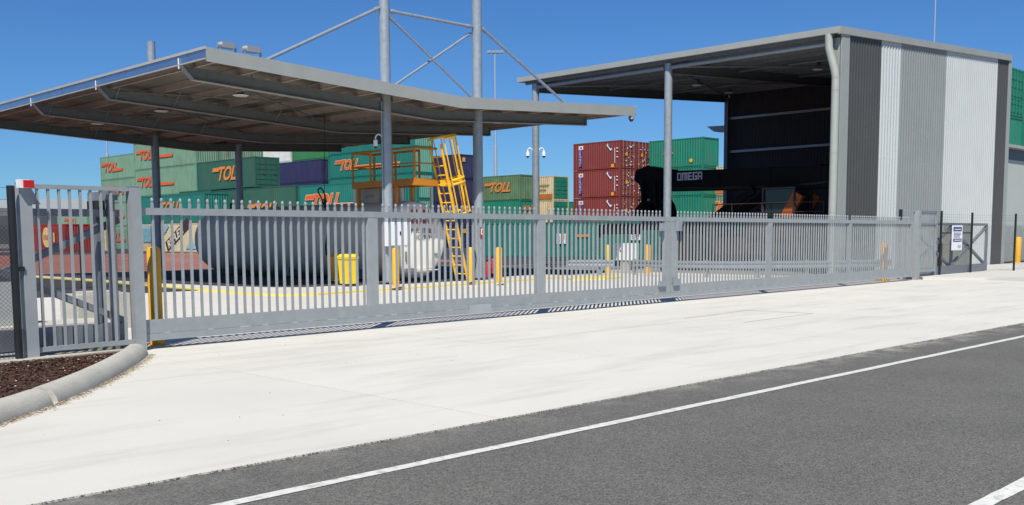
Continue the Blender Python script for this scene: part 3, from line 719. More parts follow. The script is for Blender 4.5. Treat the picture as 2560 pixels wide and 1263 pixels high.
# CCTV cameras
def ptz(label, u, v, z, dirv, arm=.35, k=1.):
    t = thing('security_camera', label, 'camera', (u, v, z), 'dome security cameras'); d = Vector(dirv).normalized()
    pts = [Vector((u, v, z)) + d * (arm * .5 * (1 - math.cos(a))) + Vector((0, 0, .12 * math.sin(a))) for a in [i * math.pi / 8 for i in range(9)]]
    obj('gooseneck', MB().tube(pts, .022, 8), white, t, smooth=True); e = pts[-1]
    obj('shroud', MB().tube([e, e - Vector((0, 0, .05)), e - Vector((0, 0, .07)), e - Vector((0, 0, .26))], [.03 * k, .05 * k, .11 * k, .12 * k], 16), white, t, smooth=True)
    obj('dome', MB().sphere(e - Vector((0, 0, .27)), .10 * k, 14, 8), glass, t, smooth=True)
ptz('white dome camera on a gooseneck left of the nearest canopy column', cu[0] - .17, rv[0], 4.75, (-1, .4, 0), .22, .62)
p = onV(1585, 288, V0 + .1); u_ = U0 + W - .15
t = thing('security_camera', 'small dome camera under the right tip of the canopy', 'camera', (u_, V0 + .1, H0 - .37), 'dome security cameras')
obj('shroud', MB().tube([(u_, V0 + .1, H0 - .37), (u_, V0 + .1, H0 - .50)], [.10, .12], 14), lampgrey, t, smooth=True); obj('dome', MB().sphere((u_, V0 + .1, H0 - .51), .085, 12, 8), glass, t, smooth=True)
# items on the columns
cb = thing('control_box', 'white control cabinet fixed to the nearest canopy column', 'cabinet', (20.7, rv[0] - .3, 1.25))
ca, cc_ = onV(965, 555, rv[0] - .3), onV(1022, 615, rv[0] - .3)
obj('cabinet', MB().box(ca.x, cc_.x, rv[0] - .42, rv[0] - .18, cc_.z, ca.z), white, cb)
obj('door', MB().box(ca.x + .03, cc_.x - .03, rv[0] - .435, rv[0] - .42, cc_.z + .03, ca.z - .03), white, cb)
obj('lock', MB().box(ca.x + .45, ca.x + .5, rv[0] - .45, rv[0] - .436, cc_.z + .35, cc_.z + .47), black, cb)
fx = cu[1]
t = tag(obj('extinguisher_sign', MB().box(fx - .10, fx + .10, rv[0] - .20, rv[0] - .185, 1.55, 1.90), redpaint), 'small red and white sign on the right front canopy column', 'sign')
obj('print', MB().box(fx - .07, fx + .07, rv[0] - .206, rv[0] - .2005, 1.66, 1.86), logo_w, t); obj('print', MB().prism([(fx - .03, rv[0] - .212), (fx + .03, rv[0] - .212), (fx + .03, rv[0] - .2065), (fx - .03, rv[0] - .2065)], 1.70, 1.82), redpaint, t)
for i, u in enumerate((fx + .10, fx + .36)):
    t = thing('fire_extinguisher', 'red fire extinguisher %s at the foot of the right front canopy column' % ('against the pipe' if i == 0 else 'on the outer side'), 'fire extinguisher', (u, rv[0] - .34, .16), 'fire extinguishers')
    obj('cylinder', MB().tube([(u, rv[0] - .34, .16 + .12 * i), (u, rv[0] - .34, .62 + .12 * i), (u, rv[0] - .34, .70 + .12 * i)], [.07, .07, .03], 14), redpaint, t, smooth=True)
    obj('valve', MB().box(u - .03, u + .05, rv[0] - .36, rv[0] - .32, .70 + .12 * i, .76 + .12 * i), black, t)
    obj('hose', MB().tube([(u + .04, rv[0] - .38, .73 + .12 * i), (u + .11, rv[0] - .40, .6 + .12 * i), (u + .09, rv[0] - .42, .35 + .12 * i)], .012, 6), rubber, t)
obj('conduit', MB().tube([(cu[0] - .215, rv[0] - .05, .13), (cu[0] - .215, rv[0] - .05, 5.9)], .022, 8), galv_tube, cn)
# hose on a retractor line
HVV = 29.5; hp = onV(806, 500, HVV)
hs = thing('fuel_hose', 'black fuel hose looping down in front of the tank from an overhead line', 'hose', (hp.x, HVV, .08))
Hp = [onV(px, py, HVV) for px, py in ((812, 360), (811, 430), (811, 500), (817, 540), (819, 580), (815, 620), (822, 655), (840, 682), (862, 690), (872, 668), (866, 640))]
obj('line', MB().tube([(Hp[0].x, HVV, 5.9), Hp[0], Hp[1], Hp[2]], .010, 6), rubber, hs)
obj('hose', MB().tube(catmull([tuple(p) for p in Hp[2:]], 5), .036, 8), rubber, hs, smooth=True)
lo = [onV(px, py, HVV) for px, py in ((812, 520), (802, 492), (795, 478), (802, 470), (812, 488), (820, 530))]
obj('hose_loop', MB().tube(catmull([tuple(p) for p in lo], 5), .026, 8), rubber, hs, smooth=True)
# spill bins
bp_ = at(880, 712, .12)
def spillbin(label, x, y, z, s_, m_):
    t = thing('spill_bin', label, 'bin', (x, y, z), 'yellow spill kit bins')
    def fr(w0, d0, w1, d1, za, zb): return MB().add([(x - w0, y - d0, za), (x + w0, y - d0, za), (x + w0, y + d0, za), (x - w0, y + d0, za), (x - w1, y - d1, zb), (x + w1, y - d1, zb), (x + w1, y + d1, zb), (x - w1, y + d1, zb)],
                     [(0, 3, 2, 1), (4, 5, 6, 7), (0, 1, 5, 4), (1, 2, 6, 5), (2, 3, 7, 6), (3, 0, 4, 7)])
    obj('body', fr(.185 * s_, .185 * s_, .225 * s_, .225 * s_, z + .03, z + .82 * s_), m_, t); obj('rim', fr(.25 * s_, .25 * s_, .25 * s_, .25 * s_, z + .82 * s_, z + .87 * s_), m_, t)
    obj('lid', fr(.26 * s_, .26 * s_, .17 * s_, .17 * s_, z + .871 * s_, z + .97 * s_), m_, t)
    for q_ in (-.15, .15): obj('wheel', MB().tube([(x + q_ * s_ - .03, y + .2, z + .08), (x + q_ * s_ + .03, y + .2, z + .08)], .08, 12), rubber, t)
spillbin('bright yellow spill kit bin in front of the grey tank', bp_.x, bp_.y + .2, .12, .98, bin_yellow)
b3 = at(862, 706, .12); spillbin('darker yellow spill kit bin half hidden behind the bright one', b3.x + .05, b3.y + .55, .12, .95, yellow)

# ------------------------------------------------------------------ tank
tu, tr, tv0, tv1 = 22.28, 1.33, 26.8, 40.3; tz = .14 + tr + .02
tk = thing('fuel_tank', 'large horizontal grey fuel tank with a cream end under the canopy', 'tank', (tu, (tv0 + tv1) / 2, .126))
m_ = MB(); nseg = 56
prof = [(tv0 + .28, .99), (tv0 + .30, 1.0), ((tv0 + tv1) / 2, 1.0), (tv1 - .30, 1.0), (tv1 - .12, .95), (tv1 + .02, .80), (tv1 + .13, .5), (tv1 + .17, .05)]
m_.tube([(tu, v, tz) for v, _ in prof], [tr * s_ for _, s_ in prof], nseg)
obj('shell', m_, tank_side, tk, smooth=True)
prof = [(tv0 + .285, 1.002), (tv0 + .18, .985), (tv0 + .09, .93), (tv0 + .04, .86), (tv0 + .012, .6), (tv0, .02)]
obj('end_cap', MB().tube([(tu, v, tz) for v, _ in prof], [tr * s_ for _, s_ in prof], nseg), tank_end, tk, smooth=True)
for v in (31.2, 35.4): obj('seam_band', MB().tube([(tu, v, tz), (tu, v + .03, tz)], tr + .004, nseg), tank_side, tk, smooth=True)
for v in (29.0, 33.5, 38.0): obj('saddle', MB().box(tu - 1.0, tu + 1.0, v - .15, v + .15, .126, .46), galv_dark, tk)
place('lettering', text_mesh('COMBUSTIBLE\n    LIQUID', .22, black, ext=.002, align='CENTER'), tk, (0.0, tv0 - .02 - tk.location.y, 1.72 - .126), ROT_V)
for i, u in enumerate((tu - .20, tu + .30)):
    s_ = obj('placard', MB().box(u - .17, u + .17, tv0 - .02, tv0 - .005, 2.0, 2.55), logo_w, tk); 
    obj('print', MB().box(u - .14, u + .14, tv0 - .027, tv0 - .022, 2.33, 2.52).box(u - .14, u + .14, tv0 - .027, tv0 - .022, 2.04, 2.18), redpaint, s_, org=wloc(s_) if False else None)
mk = MB()
for u, z, w_, h_ in ((tu + .55, 1.55, .14, .05), (tu + .60, .95, .22, .07), (tu - .62, .75, .07, .35), (tu - .62, 1.30, .06, .05), (tu + .6, 2.2, .2, .1)): mk.box(u, u + w_, tv0 - .02, tv0 - .006, z, z + h_)
obj('fitting', mk, cabgrey, tk)
obj('drip_ledge', MB().box(tu - .75, tu + .75, tv0 - .10, tv0 - .004, .44, .47), tank_end, tk)
# pipes and cabinet on top of the tank
for i, (px, py0, py1, wd) in enumerate(((889, 454, 505, .17), (1004, 450, 503, .17), (1078, 455, 500, .12))):
    q_ = onV(px, 470, 28.6 if i != 0 else 30.2); obj('riser_pipe', MB().tube([(q_.x, q_.y, 2.4), (q_.x, q_.y, 3.52)], wd / 2, 14), tank_end, tk, smooth=True)
obj('pump_cabinet', MB().box(22.0, 22.9, 28.6, 29.9, 2.55, 3.30), mat('taupe_cabinet', (.42, .39, .33), .6), tk)
obj('cabinet_handle', MB().tube([(21.98, 29.3, 2.98), (21.95, 29.3, 3.02), (21.95, 28.9, 3.04), (21.98, 28.9, 3.0)], .012, 6), galv_tube, tk)
# platform
PV0 = 25.95; PU0 = onV(1036, 443, PV0).x; PU1 = onV(1094, 443, PV0).x; PZ = onV(1036, 449, PV0).z; PV1 = PV0 + 3.45
pf = thing('tank_platform', 'orange steel access platform with handrails above the fuel tank', 'platform', ((PU0 + PU1) / 2, PV0 + 1.7, 3.2))
obj('edge_beam', MB().box(PU0, PU0 + .06, PV0, PV1, PZ - .18, PZ + .05), orange, pf); obj('edge_beam', MB().box(PU1 - .06, PU1, PV0, PV1, PZ - .18, PZ + .05), orange, pf)
obj('edge_beam', MB().box(PU0 + .061, PU1 - .061, PV0, PV0 + .06, PZ - .18, PZ + .05), orange, pf); obj('edge_beam', MB().box(PU0 + .061, PU1 - .061, PV1 - .06, PV1, PZ - .18, PZ + .05), orange, pf)
gr_ = MB()
for i in range(24): gr_.box(PU0 + .062, PU1 - .062, PV0 + .1 + i * .15, PV0 + .13 + i * .15, PZ - .03, PZ)
obj('floor_grating', gr_, galv_dark, pf)
posts = [(PU0 + .03, v) for v in (PV0 + .03, PV0 + 1.2, PV0 + 2.4, PV1 - .03)] + [(PU1 - .03, v) for v in (PV0 + .9, PV0 + 2.2, PV1 - .03)]
for u, v in posts: obj('handrail_post', MB().tube([(u, v, PZ), (u, v, PZ + 1.03)], .04, 8), orange, pf, smooth=True)
for zz, r_ in ((PZ + 1.05, .042), (PZ + .55, .024)):
    obj('handrail', MB().tube([(PU1, PV0 + .03, zz), (PU0 + .03, PV0 + .03, zz), (PU0 + .03, PV1 - .03, zz), (PU1 - .03, PV1 - .03, zz), (PU1 - .03, PV0 + .9, zz)], r_, 8), orange, pf, smooth=True)
for u, v in ((PU0 + .15, 27.1), (PU1 - .15, 27.1), (PU0 + .15, PV1 - .2), (PU1 - .15, PV1 - .2)): obj('leg', MB().box(u - .05, u + .05, v - .05, v + .05, 2.2, PZ - .18), orange, pf)
# ladder with cage
cage_y = mat('cage_yellow', (.88, .50, .03), .4, 0, .05)
ld_ = thing('caged_ladder', 'yellow ladder with a hooped safety cage leaning against the tank platform', 'ladder', (23.6, 25.75, .06))
LVV = 25.75; b1_ = onV(1156, 697, LVV); t1_ = onV(1104, 443, LVV); LB = Vector((b1_.x, LVV, .08)); LT = LB + (t1_ - LB) * ((4.62 - .08) / (t1_.z - .08)); dL = (LT - LB).normalized(); nL = Vector((dL.z, 0, -dL.x))
for s_ in (-.28, .28): obj('stringer', MB().bar(LB + Vector((0, s_, 0)), LT + Vector((0, s_, 0)), .035, .08, nL), cage_y, ld_)
for i in range(14):
    p = LB + dL * (.25 + i * .31); obj('rung', MB().tube([p + Vector((0, -.27, 0)), p + Vector((0, .27, 0))], .022, 6), cage_y, ld_)
def hoop(p, r_=.46, cen=.36): return [p + nL * (cen + r_ * math.sin(a)) + Vector((0, -r_ * math.cos(a), 0)) for a in [R(-35 + i * 250 / 14) for i in range(15)]]
for i, s_ in enumerate((2.30, 3.45, 4.85)):
    p = LB + dL * s_; obj('cage_hoop', MB().tube(hoop(p), .042 if i else .034, 8), cage_y, ld_, smooth=True)
    if i == 1: obj('cage_hoop', MB().tube(hoop(LB + dL * (s_ - .14)), .042, 8), cage_y, ld_, smooth=True)
ha, hb = hoop(LB + dL * 2.25), hoop(LB + dL * 4.9)
for k_ in (0, 2, 4, 6, 7, 8, 10, 12, 14): obj('cage_bar', MB().tube([ha[k_], hb[k_]], .022, 6), cage_y, ld_)
obj('gate_plate', MB().box(PU1 - .15, PU1 + .35, PV0 - .32, PV0 - .30, PZ - .2, PZ), cage_y, ld_)

# ------------------------------------------------------------------ shed
eu, ev, EH, EL, EHf = 35.64, 18.38, 9.19, 16.87, 10.19; DV = 15.85; e1 = ev + DV; u1 = eu + EL
sh = thing('machine_shed', 'tall open fronted steel shed with vertical grey and white striped cladding', 'shed', (eu + EL / 2, ev + DV / 2, 0))
def ez(u): return EH + (EHf - EH) * (u - eu) / EL
# striped side wall
bnds = [(2118, clad_dark, 'charcoal wall cladding'), (2201, clad_white, 'off white narrow strip of cladding'), (2250, clad_mid, 'mid grey strip of cladding'), (2363, clad_white, 'off white wide strip of cladding'), (2491, clad_dark, 'charcoal strip of cladding at the far end'), (2523, None, None)]
ub = [onV(b_[0], 300, ev).x for b_ in bnds]
for i in range(5):
    a, c = ub[i], ub[i + 1]; m_ = MB(); corr(m_, (a, ev, .02), (1, 0, 0), c - a, 1, (0, -1, 0), .235, .038)
    m_.v = [(x, y, .05 if z < .5 else ez(x) - .22) for x, y, z in m_.v]
    obj('wall_cladding', m_, bnds[i][1], sh, label=bnds[i][2])
obj('corner_flashing', MB().box(eu - .02, ub[0] - .004, ev - .035, ev + .02, .05, EH - .2), trim, sh)
obj('corner_flashing', MB().box(ub[5] + .003, u1 + .05, ev - .035, ev + .03, .05, EHf - .2), trim, sh)
obj('wall_lining', MB().add([(eu, ev + .05, .05), (u1, ev + .05, .05), (u1, ev + .05, EHf - .3), (eu, ev + .05, EH - .3)], [(0, 1, 2, 3)]), clad_mid, sh)
obj('barge_capping', MB().add([(eu - .3, ev - .09, ez(eu) - .26), (u1 + .25, ev - .09, EHf - .24), (u1 + .25, ev - .09, EHf + .03), (eu - .3, ev - .09, ez(eu) + .01), (eu - .3, ev + .02, ez(eu) - .26), (u1 + .25, ev + .02, EHf - .24), (u1 + .25, ev + .02, EHf + .03), (eu - .3, ev + .02, ez(eu) + .01)],
    [(0, 1, 2, 3), (7, 6, 5, 4), (0, 4, 5, 1), (3, 2, 6, 7), (0, 3, 7, 4), (1, 5, 6, 2)]), trim, sh)
obj('barge_capping', MB().add([(eu - .3, e1 + .62, ez(eu) - .22), (u1 + .25, e1 + .62, EHf - .22), (u1 + .25, e1 + .62, EHf + .03), (eu - .3, e1 + .62, ez(eu) + .01), (eu - .3, e1 + .75, ez(eu) - .22), (u1 + .25, e1 + .75, EHf - .22), (u1 + .25, e1 + .75, EHf + .03), (eu - .3, e1 + .75, ez(eu) + .01)],
    [(0, 1, 2, 3), (7, 6, 5, 4), (0, 4, 5, 1), (3, 2, 6, 7), (0, 3, 7, 4), (1, 5, 6, 2)]), trim, sh)
# back wall
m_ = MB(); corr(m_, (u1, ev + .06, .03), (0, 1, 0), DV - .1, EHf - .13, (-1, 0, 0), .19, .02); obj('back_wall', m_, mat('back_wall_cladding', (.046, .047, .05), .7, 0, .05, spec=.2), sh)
m_ = MB(); corr(m_, (u1 + .12, ev + .06, .03), (0, 1, 0), DV - .1, EHf - .13, (1, 0, 0), .25, .03); obj('back_wall', m_, clad_mid, sh)
for zz in (2.6, 4.6, 6.55, 8.5): obj('wall_girt', MB().box(u1 - .22, u1 - .05, ev + .1, e1 - .2, zz - .02, zz + .02).box(u1 - .235, u1 - .22, ev + .1, e1 - .2, zz - .10, zz + .04), galv_tube, sh)
obj('girt_tie', MB().box(u1 - .24, u1 - .22, ev + 6.8, ev + 6.83, 2, 8.4), galv_dark, sh)
# roof
m_ = MB(); n_ = 80
for i in range(n_ + 1):
    v = ev - .08 + (DV + .8) * i / n_; dz = .025 if i % 2 else 0; m_.v += [(eu - .28, v, ez(eu - .28) - .04 + dz), (u1 + .2, v, ez(u1 + .2) - .04 + dz)]
for i in range(n_): m_.f.append((2 * i, 2 * i + 1, 2 * i + 3, 2 * i + 2))
obj('roof_sheet', m_, zinc, sh)
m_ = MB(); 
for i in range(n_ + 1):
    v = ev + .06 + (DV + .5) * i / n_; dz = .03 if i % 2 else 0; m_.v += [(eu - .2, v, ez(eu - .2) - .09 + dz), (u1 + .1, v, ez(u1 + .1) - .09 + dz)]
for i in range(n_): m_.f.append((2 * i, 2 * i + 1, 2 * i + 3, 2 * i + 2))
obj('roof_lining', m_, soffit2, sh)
for i in range(12):
    u = eu + .15 + i * 1.49; z = ez(u) - .12
    obj('purlin', MB().box(u - .01, u + .01, ev + .08, e1 + .6, z - .2, z).box(u + .01, u + .07, ev + .08, e1 + .6, z - .2, z - .185), galv_dark, sh)
for v in (ev + .3, ev + DV / 2, e1 - .1): obj('rafter', MB().ibeam((eu + .15, v, ez(eu + .15) - .54), (u1 - .1, v, ez(u1 - .1) - .54), .22, .42), beam, sh)
for v in (ev + DV / 2, e1 - .1):
    obj('column', MB().tube([(eu + .12, v, 0), (eu + .12, v, ez(eu) - .34)], .17, 24), galv_tube, sh, smooth=True)
    obj('base_plate', MB().box(eu - .14, eu + .38, v - .26, v + .26, 0, .025), galv_dark, sh)
obj('column', MB().box(eu + .02, eu + .28, ev + .06, ev + .34, 0, EH - .34), trim, sh)
for v in (ev + .35, ev + DV / 2, e1 - .15): obj('rear_column', MB().ibeam((u1 - .38, v, 0), (u1 - .38, v, EHf - .5), .2, .25) if False else MB().box(u1 - .46, u1 - .26, v - .12, v + .12, 0, EHf - .5), beam, sh)
# front: gutter, fascia beam, eave strut
obj('gutter', MB().box(eu - .30, eu - .16, ev - .05, e1 + .6, EH - .22, EH - .21).box(eu - .31, eu - .30, ev - .05, e1 + .6, EH - .22, EH + .01).box(eu - .16, eu - .15, ev - .05, e1 + .6, EH - .22, EH + .01), trim, sh)
obj('gutter_end', MB().box(eu - .308, eu - .152, e1 + .6, e1 + .612, EH - .22, EH + .01), trim, sh)
for a, c in ((ev + .3, ev + DV / 2 - .2), (ev + DV / 2 + .2, e1 - .3)): obj('eave_strut', MB().tube([(eu + .10, a, EH - .50), (eu + .10, c, EH - .50)], .085, 14), galv_tube, sh, smooth=True)
for (va, vb_) in ((ev + .3, ev + DV / 2), (ev + DV / 2, e1 - .1)):
    obj('roof_brace', MB().tube([(eu + .2, va, ez(eu) - .42), (u1 - .4, vb_, EHf - .42)], .045, 8), galv_dark, sh); obj('roof_brace', MB().tube([(eu + .2, vb_, ez(eu) - .46), (u1 - .4, va, EHf - .46)], .045, 8), galv_dark, sh)
    obj('roof_brace', MB().tube([(eu + 5.6, va, ez(eu + 5.6) - .40), (eu + 5.6, vb_, ez(eu + 5.6) - .40)], .05, 8), galv_dark, sh); obj('roof_brace', MB().tube([(eu + 11, va, ez(eu + 11) - .40), (eu + 11, vb_, ez(eu + 11) - .40)], .05, 8), galv_dark, sh)
dpx, dpy = eu - .20, ev + .10
obj('downpipe', MB().tube([(dpx, dpy + .32, EH - .21), (dpx, dpy + .30, EH - .7), (dpx, dpy + .05, EH - 1.55), (dpx, dpy, EH - 1.8), (dpx, dpy, .05)], .145, 20), mat('downpipe_cream_grey', (.33, .35, .32), .5, 0, .05), sh, smooth=True)
for zz in (EH - 1.85, EH - 2.3, EH - 4.6, 2.4): obj('pipe_strap', MB().tube([(dpx, dpy, zz), (dpx, dpy, zz + .04)], .151, 20), trim, sh, smooth=True)
obj('floor', MB().box(eu - .2, u1 + .1, ev + .07, e1 + .3, -.03, .010), mat('shade_dark_floor', (.24, .235, .22), .8, 0, .15, .5, dirt=(.08, .08, .075), damt=.7, dscale=(.6, .6, 1)), sh)  # concrete darkened to carry the shed's shade, with random darker blotches
for i, (u, v) in enumerate(((eu + 7.5, ev + 5.0), (eu + 7.5, ev + 11.6), (eu + 13.0, ev + 13.3))):
    z = ez(u) - .55; t = thing('high_bay_light', 'round light under the shed roof, ' + ('near the striped wall', 'middle of the bay', 'above the rear corner')[i], 'light', (u, v, z), 'lights under the shed roof')
    obj('housing', MB().tube([(u, v, z + .3), (u, v, z + .1), (u, v, z)], [.05, .15, .25], 16), galv_dark, t, smooth=True); obj('lens', MB().tube([(u, v, z), (u, v, z - .03)], [.25, .2], 16), white, t)
wl = onU(1775, 372, u1 + .3)
t = tag(obj('wall_hood', MB().add([(u1 + .3, e1 - .0, 8.15), (u1 + 1.0, e1, 8.15), (u1 + 1.0, e1 + 1.7, 8.2), (u1 + .3, e1 + 1.7, 8.2), (u1 + .3, e1, 7.75), (u1 + 1.0, e1, 7.75), (u1 + 1.0, e1 + 1.2, 7.85), (u1 + .3, e1 + 1.2, 7.85)], [(0, 1, 2, 3), (7, 6, 5, 4), (0, 4, 5, 1), (1, 5, 6, 2), (2, 6, 7, 3), (3, 7, 4, 0)]), mat('hood_grey', (.32, .35, .40), .5)), 'small grey hood projecting from the rear corner of the shed', 'hood')
ptz('white dome camera on the left side of the rear shed post', eu + .0, e1 + .02, 5.70, (-.7, .7, 0), .22, .8)
ptz('white dome camera on the right side of the rear shed post', eu + .22, e1 - .24, 5.70, (.7, -.7, 0), .22, .8)

# ------------------------------------------------------------------ reach stacker
rs = thing('reach_stacker', 'black and orange reach stacker parked inside the shed with its boom forward', 'reach stacker', (40.2, 25, 0))
BU = 40.0; bz = 4.62
def onb(px, py): return onU(px, py, BU - .4)
pL, pR = onb(1662, 428), onb(2078, 416); qL, qR = onb(1662, 478), onb(2078, 470)
m_ = MB(); m_.add([(BU - .4, pL.y, qL.z), (BU - .4, 19.2, qR.z - .02), (BU - .4, 19.2, pR.z), (BU - .4, pL.y, pL.z), (BU + .4, pL.y, qL.z), (BU + .4, 19.2, qR.z - .02), (BU + .4, 19.2, pR.z), (BU + .4, pL.y, pL.z)],
      [(0, 3, 2, 1), (4, 5, 6, 7), (0, 1, 5, 4), (1, 2, 6, 5), (2, 3, 7, 6), (3, 0, 4, 7)])
obj('boom', m_, machine_black, rs)
tp = onU(1693, 452, BU - .41)
def block(name, segs, ox):
    m_ = MB()
    for n_, (a, c, d, e) in enumerate(segs): m_.box(BU - .415 - .0012 * n_, BU - .402, tp.y - ox - c, tp.y - ox - a, tp.z + d, tp.z + e)
    obj('lettering', m_, omega_grey, rs)
wd, hh_, st = .24, .36, .062
block('O', [(0, st, 0, hh_), (wd - st, wd, 0, hh_), (0, wd, 0, st), (0, wd, hh_ - st, hh_)], 0)
block('M', [(0, st, 0, hh_), (.13, .13 + st, 0, hh_ - .02), (.30 - st, .30, 0, hh_), (0, .30, hh_ - st, hh_)], .28)
block('E', [(0, st, 0, hh_), (0, wd - .02, 0, st), (0, wd - .04, .15, .15 + st), (0, wd - .02, hh_ - st, hh_)], .62)
block('G', [(0, st, 0, hh_), (0, wd, 0, st), (wd - st, wd, 0, .20), (.11, wd, .14, .14 + st), (0, wd, hh_ - st, hh_)], .88)
block('A', [(0, st, 0, hh_), (wd - st, wd, 0, hh_ - .04), (0, wd, .12, .12 + st), (0, wd - .03, hh_ - st, hh_)], 1.16)
hose_m = mat('hydraulic_hose', (.012, .012, .013), .6, 0, .1)
for zz, yy0 in ((3.72, 20.5), (3.66, 21.0)): obj('hydraulic_hose', MB().tube([(BU - .43, yy0, zz + .1), (BU - .45, 23, zz - .02), (BU - .44, 26, zz + .04), (BU - .44, pL.y - .4, zz + .12)], .025, 6), hose_m, rs)
for yy in (21.2, 23.6, 26.2, pL.y - .15): obj('boom_collar', MB().box(BU - .43, BU + .43, yy, yy + .09, 3.80, 4.545), machine_black, rs)
inner = [onb(1670, 432), onb(1590, 432)]
obj('inner_boom', MB().box(BU - .3, BU + .3, inner[0].y - .1, onb(1618, 432).y, 3.95, 4.72), machine_black, rs)
hv = onb(1618, 440).y
m_ = MB(); pp = [(hv - .9, 3.9), (hv - 1.0, 4.75), (hv + .05, 4.95), (hv + .75, 4.75), (hv + .85, 4.3), (hv + .5, 4.05), (hv + .35, 3.3), (hv + .75, 2.9), (hv + .85, 2.45), (hv + .1, 2.4), (hv - .15, 3.05), (hv - .35, 3.2), (hv - .5, 2.4), (hv - 1.3, 2.4), (hv - 1.15, 3.0), (hv - .8, 3.5)]
n_ = len(pp); m_.add([(BU - .35, y, z) for y, z in pp] + [(BU + .35, y, z) for y, z in pp], [tuple(range(n_)), tuple(range(n_, 2 * n_))[::-1]] + [(i, n_ + i, n_ + (i + 1) % n_, (i + 1) % n_) for i in range(n_)])
obj('boom_head', m_, machine_black, rs)
for yy in (hv + .45, hv - .2): obj('work_lamp', MB().box(BU - .5, BU - .36, yy, yy + .12, 3.25, 3.36), galv_dark, rs)
for yy in (hv + .3, hv - .45): obj('damping_cylinder', MB().tube([(BU - .42, yy, 4.2), (BU - .45, yy - .1, 2.6)], .07, 10), machine_black, rs)
obj('rotator', MB().tube([(BU, hv - .3, 2.15), (BU, hv - .3, 2.42)], .75, 20), machine_black, rs)
obj('spreader', MB().box(BU - 3.0, BU + 3.0, hv - .95, hv + .35, 1.85, 2.15), machine_black, rs)
for uu in (BU - 3.0, BU + 2.85):
    obj('spreader_end_beam', MB().box(uu, uu + .16, hv - 1.5, hv + .9, 1.65, 2.1), machine_black, rs)
    for vv in (hv - 1.45, hv + .75): obj('twistlock', MB().box(uu + .02, uu + .13, vv, vv + .12, 1.5, 1.65), machine_black, rs)
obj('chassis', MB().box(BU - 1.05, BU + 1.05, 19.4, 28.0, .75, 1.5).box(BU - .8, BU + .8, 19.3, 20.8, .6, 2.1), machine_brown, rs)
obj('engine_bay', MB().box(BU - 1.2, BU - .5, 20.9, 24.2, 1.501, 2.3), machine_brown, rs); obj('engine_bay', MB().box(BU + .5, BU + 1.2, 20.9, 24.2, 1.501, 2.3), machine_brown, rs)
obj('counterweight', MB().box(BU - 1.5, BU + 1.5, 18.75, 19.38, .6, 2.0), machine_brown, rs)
for vv, off, r_ in ((26.9, 1.25, .82), (20.9, 1.25, .80)):
    for s_ in (-1, 1):
        wv = [(BU + s_ * off, vv)] + ([(BU + s_ * (off + .62), vv)] if vv > 25 else [])
        for uu, y_ in wv:
            wh = obj('wheel', MB().tube([(uu - .26, y_, r_ + .01), (uu - .22, y_, r_ + .01), (uu + .22, y_, r_ + .01), (uu + .26, y_, r_ + .01)], [r_ * .88, r_, r_, r_ * .88], 28), rubber, rs, smooth=True)
            obj('rim', MB().tube([(uu - .275, y_, r_ + .01), (uu + .275, y_, r_ + .01)], r_ * .48, 18), machine_brown, wh)
obj('axle_guard', MB().box(BU - 2.1, BU + 2.1, 27.95, 28.3, .5, 1.2), machine_brown, rs)
# cab: framed glass box under the boom
cabp = [onU(px, py, BU - 1.0) for px, py in ((1905, 480), (1943, 480))]; cv1, cv0 = cabp[0].y, cabp[0].y - 1.5; cz1 = 3.62; cz0 = 1.9
cabn = obj('cab', MB().box(BU - .85, BU + .45, cv0 + .05, cv1 - .05, cz0, cz1 - .08), glass, rs)
frm = MB()
for u in (BU - .9, BU + .5):
    for v in (cv0, cv1): frm.box(u - .04, u + .04, v - .04, v + .04, cz0 - .1, cz1 - .07)
for v in (cv0, cv1): frm.box(BU - .86, BU + .46, v - .035, v + .035, cz1 - .068, cz1)
for u in (BU - .9, BU + .5): frm.box(u - .04, u + .04, cv0 - .04, cv1 + .04, cz1 - .069, cz1 + .001)
obj('cab_frame', frm, mat('cab_frame_grey', (.035, .037, .04), .5), cabn)
obj('lift_cylinder', MB().bar(onU(1965, 545, BU - .75), onU(1998, 484, BU - .75), .22, .48), machine_orange, rs); obj('lift_cylinder', MB().bar(onU(1965, 545, BU - .75) + Vector((1.5, 0, 0)), onU(1998, 484, BU - .75) + Vector((1.5, 0, 0)), .22, .48), machine_orange, rs)
obj('boom_strut', MB().bar(onU(1765, 560, BU - .7), onU(1885, 474, BU - .7), .20, .34), machine_black, rs); obj('boom_strut', MB().bar(onU(1765, 560, BU - .7) + Vector((1.4, 0, 0)), onU(1885, 474, BU - .7) + Vector((1.4, 0, 0)), .20, .34), machine_black, rs)
hr = MB(); 
for zz in (2.55, 2.95): hr.tube([(BU - 1.25, 20.6, zz), (BU - 1.25, 26.0, zz)], .02, 6)
for vv in (20.6, 22, 23.5, 25, 26): hr.tube([(BU - 1.25, vv, 1.5), (BU - 1.25, vv, 2.95)], .02, 6)
obj('handrail', hr, machine_brown, rs)

